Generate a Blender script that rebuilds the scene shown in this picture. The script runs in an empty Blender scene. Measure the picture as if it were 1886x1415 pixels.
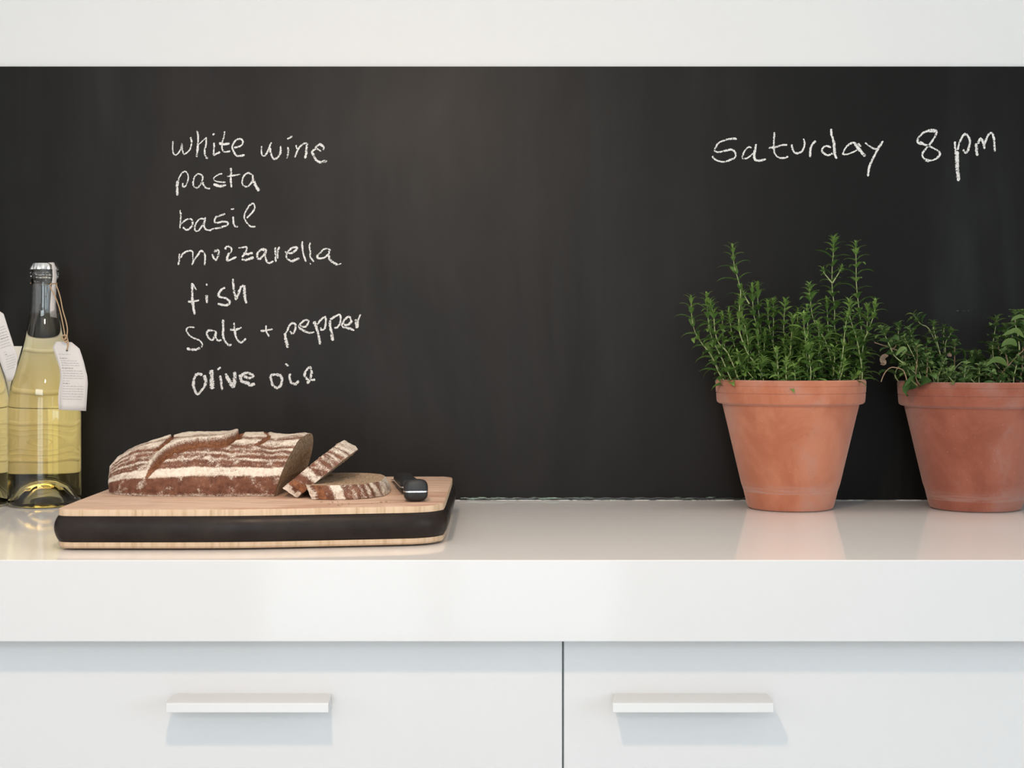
import bpy, bmesh, math, random
from mathutils import Vector, noise
C = bpy.context.scene
COL = C.collection
PI = math.pi

# ------------------------------------------------------------------ camera
F = 2750.0            # focal length in pixels of the 1886 x 1415 frame
YH = 642.0            # pixel row of the horizon
ZT = 0.900            # worktop height
ZC = ZT + 0.1905      # camera height
DW = 1.874            # distance camera - chalkboard face
cam = bpy.data.cameras.new('camera'); cam_o = bpy.data.objects.new('camera', cam); COL.objects.link(cam_o)
cam.sensor_width = 36.0; cam.sensor_fit = 'HORIZONTAL'
cam.lens = F / 1886 * 36
cam.shift_y = (YH - 707.5) / 1886
cam.clip_start = 0.05
cam_o.location = (0, 0, ZC); cam_o.rotation_euler = (PI / 2, 0, 0)
C.camera = cam_o
def W(u, v, d):       # the point seen at pixel (u, v), d metres away
    return Vector(((u - 943) / F * d, d, ZC - (v - YH) / F * d))
def depth(v, z):      # distance of a point of height z seen on pixel row v
    return (ZC - z) * F / (v - YH)

# ------------------------------------------------------------------ light
wd = bpy.data.worlds.new('world'); C.world = wd; wd.use_nodes = True
wd.node_tree.nodes['Background'].inputs[0].default_value = (0.75, 0.86, 1.0, 1)
wd.node_tree.nodes['Background'].inputs[1].default_value = 1.0
def area(name, loc, rot, sx, sy, radiance, col):
    l = bpy.data.lights.new(name, 'AREA'); l.shape = 'RECTANGLE'; l.size = sx; l.size_y = sy
    l.energy = radiance * sx * sy * PI; l.color = col
    o = bpy.data.objects.new(name, l); COL.objects.link(o); o.location = loc; o.rotation_euler = rot
    return o
# daylight through the glazed door behind the camera and the window in the left wall
area('daylight_door', (-0.25, -2.66, 1.06), (PI / 2, 0, 0), 1.36, 2.06, 4.1, (0.84, 0.95, 1.0))
area('high_fill', (-0.60, -2.66, 2.34), (PI / 2, 0, 0), 2.0, 0.36, 9.5, (0.84, 0.95, 1.0))  # added fill high behind the camera, lifts the board's upper left
area('daylight_left_window', (-2.66, -0.30, 1.45), (PI / 2, 0, -PI / 2), 2.6, 1.4, 0.8, (1.0, 0.82, 0.68))
area('right_fill', (2.66, -0.80, 1.45), (PI / 2, 0, PI / 2), 2.0, 1.4, 4.0, (0.75, 0.90, 1.0))  # added cool fill from the right; no opening known on that side
# halogen lamp hanging in front of the worktop
hl = bpy.data.lights.new('halogen', 'SPOT'); hl.energy = 15.5; hl.color = (1.0, 0.73, 0.52); hl.shadow_soft_size = 0.03
hl.spot_size = math.radians(125); hl.spot_blend = 0.9
hlo = bpy.data.objects.new('halogen', hl); COL.objects.link(hlo); hlo.location = (-0.16, 0.70, 1.58)
hlo.rotation_euler = Vector((0.02, 0.70, -0.72)).to_track_quat('-Z', 'Y').to_euler()
# added warm overhead fill that brightens the worktop; no fixture known there
area('overhead_fill', (0.20, 1.40, 2.57), (0, 0, 0), 2.0, 0.35, 2.8, (1.0, 0.82, 0.66))
C.view_settings.view_transform = 'Standard'; C.view_settings.look = 'None'
C.view_settings.gamma = 1; C.view_settings.use_curve_mapping = False
C.view_settings.exposure = 0.12

# ------------------------------------------------------------------ materials
def mat(name, col=(0.8, 0.8, 0.8), rough=0.5, spec=0.5, metal=0.0, **kw):
    m = bpy.data.materials.new(name); m.use_nodes = True
    b = m.node_tree.nodes['Principled BSDF']
    b.inputs['Base Color'].default_value = (*col, 1); b.inputs['Roughness'].default_value = rough
    b.inputs['Specular IOR Level'].default_value = spec; b.inputs['Metallic'].default_value = metal
    for k, v in kw.items(): b.inputs[k.replace('_', ' ')].default_value = v
    return m
class NT:
    def __init__(s, m): s.m = m; s.n = m.node_tree.nodes; s.l = m.node_tree.links; s.b = s.n['Principled BSDF']; s._tc = None
    def new(s, t, **kw):
        x = s.n.new(t)
        for k, v in kw.items(): setattr(x, k, v)
        return x
    def val(s, sock, v):
        if isinstance(v, bpy.types.NodeSocket): s.l.new(v, sock)
        else: sock.default_value = v
    def co(s, scale=(1, 1, 1), kind='Object'):
        if s._tc is None: s._tc = s.new('ShaderNodeTexCoord')
        mp = s.new('ShaderNodeMapping'); s.l.new(s._tc.outputs[kind], mp.inputs[0]); mp.inputs['Scale'].default_value = scale
        return mp.outputs[0]
    def noise(s, scale, detail=3, rough=0.5, stretch=(1, 1, 1), dist=0):
        x = s.new('ShaderNodeTexNoise'); s.l.new(s.co(stretch), x.inputs['Vector'])
        x.inputs['Scale'].default_value = scale; x.inputs['Detail'].default_value = detail
        x.inputs['Roughness'].default_value = rough; x.inputs['Distortion'].default_value = dist
        return x.outputs['Fac']
    def ramp(s, fac, stops, interp='LINEAR'):
        r = s.new('ShaderNodeValToRGB'); s.l.new(fac, r.inputs[0]); e = r.color_ramp.elements; r.color_ramp.interpolation = interp
        while len(e) < len(stops): e.new(0.5)
        for q, (p, c) in zip(e, stops): q.position = p; q.color = (*c, 1) if len(c) == 3 else c
        return r.outputs[0]
    def sm(s, fac, lo, hi, a=0.0, b=1.0):
        r = s.new('ShaderNodeMapRange'); r.interpolation_type = 'SMOOTHSTEP'; s.val(r.inputs[0], fac)
        for i, v in enumerate((lo, hi, a, b)): r.inputs[i + 1].default_value = v
        return r.outputs[0]
    def math(s, op, a, b=0.0, c=None):
        r = s.new('ShaderNodeMath', operation=op); s.val(r.inputs[0], a); s.val(r.inputs[1], b)
        if c is not None: s.val(r.inputs[2], c)
        return r.outputs[0]
    def mix(s, fac, a, b):
        r = s.new('ShaderNodeMix', data_type='RGBA'); s.val(r.inputs[0], fac)
        for i, c in ((6, a), (7, b)):
            s.val(r.inputs[i], c if isinstance(c, bpy.types.NodeSocket) else (*c, 1))
        return r.outputs[2]
    def attr(s, name):
        r = s.new('ShaderNodeAttribute', attribute_name=name); return r.outputs['Fac']
    def bump(s, h, strength=0.3, dist=0.001):
        r = s.new('ShaderNodeBump'); s.l.new(h, r.inputs['Height']); r.inputs['Strength'].default_value = strength
        r.inputs['Distance'].default_value = dist; s.l.new(r.outputs[0], s.b.inputs['Normal'])
    def color(s, c): s.l.new(c, s.b.inputs['Base Color'])

M = {}
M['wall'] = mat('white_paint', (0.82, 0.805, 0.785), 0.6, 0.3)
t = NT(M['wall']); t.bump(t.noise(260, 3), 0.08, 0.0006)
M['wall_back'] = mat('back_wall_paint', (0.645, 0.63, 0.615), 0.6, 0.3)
M['floor'] = mat('pale_floor', (0.60, 0.58, 0.55), 0.4)
t = NT(M['floor']); t.color(t.ramp(t.noise(6, 4, stretch=(1, 8, 1)), [(0.3, (0.70, 0.68, 0.65)), (0.7, (0.78, 0.77, 0.75))]))
M['frame'] = mat('window_frame_paint', (0.7, 0.7, 0.69), 0.4)
M['board'] = mat('chalkboard_paint', (0.02, 0.02, 0.02), 0.4, 0.11)
t = NT(M['board'])
smear = t.noise(5, 6, 0.62, (3.0, 1, 0.28), 0.6)
blot = t.noise(3.0, 4, 0.6, (1, 1, 0.8), 0.4)
f = t.math('MULTIPLY', t.sm(smear, 0.42, 0.78), t.sm(blot, 0.3, 0.75))
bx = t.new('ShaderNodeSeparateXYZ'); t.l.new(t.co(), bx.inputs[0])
sheen_mask = t.math('MULTIPLY', t.sm(bx.outputs[0], -0.72, -0.42), t.sm(bx.outputs[0], -0.05, 0.50, 1, 0))  # board's soft sheen put into the colour, from the left to the centre
sheen_patches = t.math('MULTIPLY', sheen_mask, t.sm(t.noise(4, 5, 0.65, (1.6, 1, 0.5), 0.5), 0.25, 0.7, 0.35, 1.0))
t.color(t.mix(sheen_patches, t.mix(f, (0.0062, 0.0054, 0.0047), (0.017, 0.0172, 0.0170)), t.mix(f, (0.0200, 0.0160, 0.0135), (0.0270, 0.0245, 0.0225))))
t.bump(t.noise(420, 3, 0.6), 0.10, 0.0006)
t.val(t.b.inputs['Roughness'], t.sm(blot, 0.2, 0.8, 0.33, 0.44))
M['chalk'] = mat('chalk', (0.70, 0.67, 0.635), 0.95, 0.0)
t = NT(M['chalk'])
g = t.noise(620, 2, 0.7); g2 = t.noise(140, 2, 0.5)
e = t.attr('edge')
k = t.math('ADD', t.math('ADD', g, t.math('MULTIPLY', g2, 0.35)), t.math('MULTIPLY', e, -0.30))
fac = t.sm(k, 0.43, 0.65)
tr = t.new('ShaderNodeBsdfTransparent'); mx = t.new('ShaderNodeMixShader')
t.l.new(fac, mx.inputs[0]); t.l.new(tr.outputs[0], mx.inputs[1]); t.l.new(t.b.outputs[0], mx.inputs[2])
t.l.new(mx.outputs[0], t.n['Material Output'].inputs['Surface'])
M['top'] = mat('lacquer_lit_top', (0.90, 0.865, 0.835), 0.07, 0.17)  # same white slab, lightened and warmed in colour for light from above
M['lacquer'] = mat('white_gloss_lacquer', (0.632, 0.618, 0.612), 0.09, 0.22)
M['handle'] = mat('white_handle', (0.655, 0.645, 0.635), 0.25, 0.5)
M['carcass'] = mat('grey_carcass', (0.45, 0.48, 0.46), 0.5)
M['socket'] = mat('white_plastic', (0.88, 0.85, 0.78), 0.25)
M['socket_dark'] = mat('socket_hole', (0.03, 0.03, 0.03), 0.5)
M['bead'] = mat('sealant', (0.05, 0.06, 0.055), 0.18, 0.6)
t = NT(M['bead'])
n1 = t.noise(90, 4, 0.7, (0.35, 1, 3)); n2 = t.noise(2.2, 2)
cc = t.mix(t.sm(n2, 0.42, 0.56), (0.30, 0.42, 0.50), (0.20, 0.32, 0.22))
t.color(t.mix(t.sm(n1, 0.50, 0.68), (0.016, 0.017, 0.017), cc))
M['bead_light'] = mat('pale_joint_grout', (0.62, 0.60, 0.57), 0.5)
t = NT(M['bead_light']); t.color(t.mix(t.sm(t.noise(160, 3, 0.7, (0.3, 1, 1)), 0.45, 0.6), (0.10, 0.10, 0.095), (0.50, 0.49, 0.47)))

def glass(name, col, ior, rough=0.0):
    m = bpy.data.materials.new(name); m.use_nodes = True; n = m.node_tree.nodes; l = m.node_tree.links
    n.remove(n['Principled BSDF']); g = n.new('ShaderNodeBsdfGlass')
    g.inputs['Color'].default_value = (*col, 1); g.inputs['IOR'].default_value = ior; g.inputs['Roughness'].default_value = rough
    l.new(g.outputs[0], n['Material Output'].inputs['Surface']); return m
M['glass'] = glass('clear_glass', (0.995, 0.995, 0.985), 1.48)
M['wine'] = glass('white_wine', (1, 1, 1), 1.345)
_n = M['wine'].node_tree.nodes; _l = M['wine'].node_tree.links
va = _n.new('ShaderNodeVolumeAbsorption')
va.inputs['Color'].default_value = (0.964, 0.775, 0.0, 1); va.inputs['Density'].default_value = 9
_l.new(va.outputs[0], _n['Material Output'].inputs['Volume'])
# wine against glass bends light by the ratio of the two; the flat top meets air
_g = _n.new('ShaderNodeNewGeometry'); _s = _n.new('ShaderNodeSeparateXYZ'); _l.new(_g.outputs['True Normal'], _s.inputs[0])
_c = _n.new('ShaderNodeMath'); _c.operation = 'ABSOLUTE'; _l.new(_s.outputs[2], _c.inputs[0])
_c2 = _n.new('ShaderNodeMath'); _c2.operation = 'GREATER_THAN'; _l.new(_c.outputs[0], _c2.inputs[0]); _c2.inputs[1].default_value = 0.9995
_m = _n.new('ShaderNodeMapRange'); _l.new(_c2.outputs[0], _m.inputs[0]); _m.inputs[3].default_value = 1.345 / 1.48; _m.inputs[4].default_value = 1.345
_l.new(_m.outputs[0], [x for x in _n if x.type == 'BSDF_GLASS'][0].inputs['IOR'])
M['cap'] = mat('silver_cap', (0.74, 0.72, 0.69), 0.22, metal=1.0)
M['paper'] = mat('white_paper', (0.60, 0.56, 0.53), 0.75, 0.2)
M['ink'] = mat('printed_grey_ink', (0.33, 0.31, 0.30), 0.8, 0.1)
M['ink_bold'] = mat('printed_dark_ink', (0.16, 0.15, 0.15), 0.8, 0.1)
M['twine'] = mat('brown_twine', (0.42, 0.28, 0.17), 0.9, 0.1)

# wood of the cutting board
M['wood'] = mat('butcher_block_wood', (0.6, 0.42, 0.27), 0.5, 0.3)
t = NT(M['wood'])
plank = t.noise(26, 0, 0.5, (0.0, 1, 0)); fine = t.noise(60, 5, 0.65, (0.35, 3.0, 1), 0.6); blo = t.noise(14, 4, 0.6, (0.5, 1.6, 1), 0.8)
topc = t.ramp(fine, [(0.30, (0.50, 0.315, 0.22)), (0.52, (0.68, 0.47, 0.345)), (0.75, (0.80, 0.58, 0.44))])
topc = t.mix(t.sm(blo, 0.52, 0.66, 0, 0.75), topc, (0.46, 0.25, 0.165))
topc = t.mix(t.sm(t.noise(110, 3, 0.6, (0.25, 4, 1)), 0.66, 0.74, 0, 0.6), topc, (0.22, 0.13, 0.09))
sl = t.noise(230, 3, 0.6, (1.0, 1.0, 0.05)); bl = t.noise(42, 1, 0.5, (1, 1, 0.0))
side = t.ramp(sl, [(0.25, (0.42, 0.28, 0.16)), (0.5, (0.56, 0.40, 0.265)), (0.75, (0.62, 0.465, 0.325))])
side = t.mix(t.sm(bl, 0.52, 0.6, 0, 0.22), side, (0.52, 0.33, 0.19))
geo = t.new('ShaderNodeNewGeometry'); sep = t.new('ShaderNodeSeparateXYZ'); t.l.new(geo.outputs['True Normal'], sep.inputs[0])
t.color(t.mix(t.sm(sep.outputs[2], 0.5, 0.8), side, topc))
t.bump(fine, 0.15, 0.0005)
M['rim_black'] = mat('black_rubbed_wood', (0.028, 0.022, 0.019), 0.36, 0.13)
t = NT(M['rim_black']); t.color(t.ramp(t.noise(24, 5, 0.65, (1, 1, 1.6)), [(0.35, (0.015, 0.011, 0.0095)), (0.7, (0.028, 0.021, 0.018))]))
t.val(t.b.inputs['Roughness'], t.sm(t.noise(30, 4), 0.3, 0.7, 0.28, 0.44))
M['felt'] = mat('dark_foot', (0.01, 0.01, 0.01), 0.8)

# bread
def crust_mat(name):
    m = mat(name, (0.2, 0.09, 0.05), 0.85, 0.15); t = NT(m)
    fl = t.math('SUBTRACT', t.attr('flour'), t.math('MULTIPLY', t.attr('torn'), 0.45)); n1 = t.noise(900, 3, 0.75); n2 = t.noise(260, 4, 0.7)
    k = t.math('ADD', fl, t.math('ADD', t.math('MULTIPLY', t.math('SUBTRACT', n1, 0.5), 1.5), t.math('MULTIPLY', t.math('SUBTRACT', n2, 0.5), 0.6)))
    base = t.ramp(t.noise(120, 4, 0.65), [(0.3, (0.105, 0.042, 0.027)), (0.55, (0.19, 0.082, 0.050)), (0.75, (0.28, 0.130, 0.080))])
    base = t.mix(t.sm(t.attr('torn'), 0.3, 0.9), base, t.ramp(t.noise(300, 4, 0.7), [(0.3, (0.11, 0.042, 0.022)), (0.7, (0.36, 0.155, 0.075))]))
    flour = t.ramp(n2, [(0.25, (0.60, 0.48, 0.37)), (0.6, (0.80, 0.70, 0.585))])
    t.color(t.mix(t.sm(k, 0.16, 0.78), base, flour))
    t.bump(t.math('ADD', n2, t.math('MULTIPLY', n1, 0.5)), 0.6, 0.0012)
    return m
M['crust'] = crust_mat('floured_rye_crust')
M['crumb'] = mat('rye_crumb', (0.42, 0.27, 0.155), 0.95, 0.1)
t = NT(M['crumb'])
n1 = t.noise(520, 4, 0.75); vo = t.noise(150, 3, 0.6)
t.color(t.mix(t.sm(n1, 0.35, 0.65), (0.44, 0.29, 0.18), (0.74, 0.55, 0.38)))
t.bump(t.math('ADD', n1, vo), 1.0, 0.003)
M['knife_handle'] = mat('black_knife_handle', (0.014, 0.014, 0.014), 0.48, 0.45)
t = NT(M['knife_handle']); t.bump(t.noise(900, 2), 0.25, 0.0003)
M['steel'] = mat('brushed_steel', (0.70, 0.70, 0.70), 0.25, metal=1.0)

# terracotta
def terracotta(name, lo, hi, pale, amount, line_z):
    m = mat(name, hi, 0.85, 0.2, Sheen_Weight=0.30, Sheen_Roughness=0.6); m.node_tree.nodes['Principled BSDF'].inputs['Sheen Tint'].default_value = (0.85, 0.72, 0.66, 1); t = NT(m)
    n = t.noise(17, 4, 0.6, (1, 1, 0.8), 0.5); sp = t.noise(420, 3, 0.7); st = t.noise(60, 3, 0.6, (0.3, 0.3, 6))
    c = t.mix(t.sm(n, 0.36, 0.66), lo, hi)
    c = t.mix(t.sm(t.noise(13, 5, 0.65, (1, 1, 0.9), 0.3), 0.50, 0.72, 0, amount), c, pale)
    sx = t.new('ShaderNodeSeparateXYZ'); t.l.new(t.co(), sx.inputs[0])
    z = sx.outputs[2]
    band = t.math('MULTIPLY', t.sm(z, line_z - 0.0002, line_z + 0.0012), t.sm(z, line_z + 0.001, line_z + 0.016, 1, 0))
    band = t.math('MULTIPLY', band, t.sm(st, 0.38, 0.60, 0.1, 0.75))
    c = t.mix(band, c, pale)
    c = t.mix(t.sm(sp, 0.66, 0.76, 0, 0.35), c, (0.72, 0.60, 0.52))
    t.color(c); t.bump(t.math('ADD', sp, st), 0.2, 0.0006)
    return m
M['terra'] = terracotta('terracotta', (0.375, 0.117, 0.058), (0.46, 0.168, 0.092), (0.40, 0.23, 0.185), 0.60, 0.0205)
M['terra2'] = terracotta('weathered_terracotta', (0.225, 0.060, 0.033), (0.30, 0.092, 0.054), (0.30, 0.165, 0.135), 0.62, 0.012)
M['soil'] = mat('potting_soil', (0.03, 0.02, 0.014), 0.95)
t = NT(M['soil']); t.color(t.ramp(t.noise(180, 4), [(0.3, (0.014, 0.009, 0.006)), (0.7, (0.06, 0.038, 0.025))])); t.bump(t.noise(200, 4), 1.0, 0.004)
def leaf_mat(name, a, b):
    m = mat(name, a, 0.5, 0.35); t = NT(m)
    c = t.mix(t.sm(t.attr('tint'), 0.0, 1.0), a, b); t.color(c)
    tl = t.new('ShaderNodeBsdfTranslucent'); t.l.new(c, tl.inputs[0])
    mx = t.new('ShaderNodeMixShader'); mx.inputs[0].default_value = 0.22
    t.l.new(t.b.outputs[0], mx.inputs[1]); t.l.new(tl.outputs[0], mx.inputs[2]); t.l.new(mx.outputs[0], t.n['Material Output'].inputs['Surface'])
    return m
M['leaf'] = leaf_mat('savory_leaf', (0.075, 0.160, 0.032), (0.205, 0.325, 0.075))
M['leaf2'] = leaf_mat('oregano_leaf', (0.050, 0.112, 0.029), (0.155, 0.235, 0.068))
M['dead'] = mat('dry_leaf', (0.22, 0.15, 0.10), 0.8)
M['stem'] = mat('green_stem', (0.30, 0.33, 0.14), 0.6)
M['stem_brown'] = mat('brown_stem', (0.22, 0.14, 0.08), 0.7)

# ------------------------------------------------------------------ helpers
class MB:
    def __init__(s): s.v = []; s.f = []; s.att = {}
    def add(s, vs, fs, **att):
        b = len(s.v); s.v += [tuple(p) for p in vs]; s.f += [tuple(i + b for i in q) for q in fs]
        for k, a in att.items(): s.att.setdefault(k, {}).update({b + i: x for i, x in enumerate(a)})
    def box(s, a, b):
        (x0, y0, z0), (x1, y1, z1) = a, b
        s.add([(x0, y0, z0), (x1, y0, z0), (x1, y1, z0), (x0, y1, z0), (x0, y0, z1), (x1, y0, z1), (x1, y1, z1), (x0, y1, z1)],
              [(0, 3, 2, 1), (4, 5, 6, 7), (0, 1, 5, 4), (1, 2, 6, 5), (2, 3, 7, 6), (3, 0, 4, 7)])
    def lathe(s, prof, n=64, c=(0, 0, 0)):
        vs = []; fs = []; rings = []
        for r, z in prof:
            if r < 1e-6: vs.append((c[0], c[1], c[2] + z)); rings.append([len(vs) - 1] * n)
            else:
                rings.append(list(range(len(vs), len(vs) + n)))
                vs += [(c[0] + r * math.cos(2 * PI * i / n), c[1] + r * math.sin(2 * PI * i / n), c[2] + z) for i in range(n)]
        for A, B in zip(rings, rings[1:]):
            for i in range(n):
                q = [A[i], A[(i + 1) % n], B[(i + 1) % n], B[i]]; q2 = []
                for x in q:
                    if x not in q2: q2.append(x)
                if len(q2) > 2: fs.append(tuple(q2))
        s.add(vs, fs)
    def tube(s, pts, r, n=6, cap=True):
        pts = [Vector(p) for p in pts]; rr = r if isinstance(r, (list, tuple)) else [r] * len(pts)
        vs = []; fs = []; up = None
        for i, p in enumerate(pts):
            d = (pts[min(i + 1, len(pts) - 1)] - pts[max(i - 1, 0)])
            d = d.normalized() if d.length > 1e-9 else Vector((0, 0, 1))
            if up is None: up = d.orthogonal().normalized()
            up = (up - d * up.dot(d)); up = up.normalized() if up.length > 1e-6 else d.orthogonal().normalized()
            w = d.cross(up)
            vs += [p + (up * math.cos(2 * PI * k / n) + w * math.sin(2 * PI * k / n)) * rr[i] for k in range(n)]
        for i in range(len(pts) - 1):
            for k in range(n): fs.append((i * n + k, i * n + (k + 1) % n, (i + 1) * n + (k + 1) % n, (i + 1) * n + k))
        if cap: fs += [tuple(range(n))[::-1], tuple((len(pts) - 1) * n + k for k in range(n))]
        s.add(vs, fs)
    def build(s, name, m, parent=None, smooth=False, bevel=0, seg=2):
        me = bpy.data.meshes.new(name); org = Vector((0, 0, 0))
        me.from_pydata(s.v, [], s.f); me.update()
        for k, d in s.att.items():
            a = me.attributes.new(k, 'FLOAT', 'POINT'); vals = [d.get(i, 0.0) for i in range(len(s.v))]; a.data.foreach_set('value', vals)
        for mm in (m if isinstance(m, (list, tuple)) else [m]): me.materials.append(mm)
        bm = bmesh.new(); bm.from_mesh(me); bmesh.ops.recalc_face_normals(bm, faces=bm.faces)
        bm.to_mesh(me); bm.free()
        if smooth:
            me.polygons.foreach_set('use_smooth', [True] * len(me.polygons))
            if smooth != 'all': me.set_sharp_from_angle(angle=math.radians(smooth if smooth is not True else 40))
        o = bpy.data.objects.new(name, me); COL.objects.link(o)
        if parent: o.parent = parent
        if bevel:
            b = o.modifiers.new('bevel', 'BEVEL'); b.width = bevel; b.segments = seg; b.limit_method = 'ANGLE'; b.harden_normals = True
            me.polygons.foreach_set('use_smooth', [True] * len(me.polygons))
        return o
def tag(o, label=None, cat=None, group=None, kind=None):
    if label: o['label'] = label
    if cat: o['category'] = cat
    if group: o['group'] = group
    if kind: o['kind'] = kind
    return o
def thing(name, label, cat, loc=(0, 0, 0), group=None):
    o = bpy.data.objects.new(name, None); COL.objects.link(o); o.location = loc; o.empty_display_size = 0.05
    return tag(o, label, cat, group)
def struct(name, mb, m, **kw): return tag(mb.build(name, m, **kw), kind='structure')
def boxes(*bs):
    m = MB()
    for a, b in bs: m.box(a, b)
    return m
def spline(pts, n=6):
    P = [Vector(p) for p in pts]
    if len(P) == 2: return [P[0].lerp(P[1], i / n) for i in range(n + 1)]
    out = []
    for i in range(len(P) - 1):
        a = P[i - 1] if i else P[0] * 2 - P[1]; b, c = P[i], P[i + 1]; d = P[i + 2] if i + 2 < len(P) else P[-1] * 2 - P[-2]
        for k in range(n):
            t = k / n
            out.append(0.5 * ((2 * b) + (c - a) * t + (2 * a - 5 * b + 4 * c - d) * t * t + (3 * b - a - 3 * c + d) * t ** 3))
    out.append(P[-1]); return out
def fbm(x, y, z, o=4): return noise.fractal(Vector((x, y, z)), 0.9, 2.0, o)

# ------------------------------------------------------------------ the room
X0, X1, Y0, Y1, ZH = -2.6, 2.6, -2.6, DW + 0.0036, 2.6
struct('floor', boxes(((X0 - .1, Y0 - .1, -.1), (X1 + .1, Y1 + .1, 0))), M['floor'])
struct('ceiling', boxes(((X0 - .1, Y0 - .1, ZH), (X1 + .1, Y1 + .1, ZH + .1))), M['wall'])
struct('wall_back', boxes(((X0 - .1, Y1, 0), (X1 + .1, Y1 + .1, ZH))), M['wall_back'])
struct('wall_right', boxes(((X1, Y0, 0), (X1 + .1, -1.8, ZH)), ((X1, .2, 0), (X1 + .1, Y1, ZH)), ((X1, -1.8, 0), (X1 + .1, .2, .75)), ((X1, -1.8, 2.15), (X1 + .1, .2, ZH))), M['wall'])
struct('wall_left', boxes(((X0 - .1, Y0, 0), (X0, -1.6, ZH)), ((X0 - .1, 1.0, 0), (X0, Y1, ZH)), ((X0 - .1, -1.6, 0), (X0, 1.0, .75)), ((X0 - .1, -1.6, 2.15), (X0, 1.0, ZH))), M['wall'])
struct('wall_front', boxes(((X0 - .1, Y0 - .1, 0), (-.93, Y0, 2.16)), ((.43, Y0 - .1, 0), (X1 + .1, Y0, 2.16)), ((-.93, Y0 - .1, 2.09), (.43, Y0, 2.16)),
       ((X0 - .1, Y0 - .1, 2.16), (-1.6, Y0, 2.52)), ((.4, Y0 - .1, 2.16), (X1 + .1, Y0, 2.52)), ((X0 - .1, Y0 - .1, 2.52), (X1 + .1, Y0, ZH))), M['wall'])
struct('door_1', boxes(((-.93, Y0 - .05, 0), (-.88, Y0, 2.09)), ((.38, Y0 - .05, 0), (.43, Y0, 2.09)), ((-.29, Y0 - .05, 0), (-.21, Y0, 2.09)), ((-.93, Y0 - .05, 0), (.43, Y0, .05)), ((-.93, Y0 - .05, 2.03), (.43, Y0, 2.09)), ((-.93, Y0 - .05, .95), (.43, Y0, .99))), M['frame'])
struct('window_1', boxes(((-1.6, Y0 - .05, 2.16), (-1.56, Y0, 2.52)), ((.36, Y0 - .05, 2.16), (.4, Y0, 2.52)), ((-.62, Y0 - .05, 2.16), (-.58, Y0, 2.52))), M['frame'])  # unseen frame round the added high fill
for k, (xw, ya, yb) in enumerate(((X0 - .05, -1.6, 1.0), (X1, -1.8, .2))):  # left window, then an unseen frame round the added right fill
    ym = (ya + yb) / 2
    struct('window_%d' % (k + 2), boxes(((xw, ya, .75), (xw + .05, ya + .05, 2.15)), ((xw, yb - .05, .75), (xw + .05, yb, 2.15)), ((xw, ym - .03, .75), (xw + .05, ym + .03, 2.15)), ((xw, ya, .75), (xw + .05, yb, .8)), ((xw, ya, 2.1), (xw + .05, yb, 2.15))), M['frame'])

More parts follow.
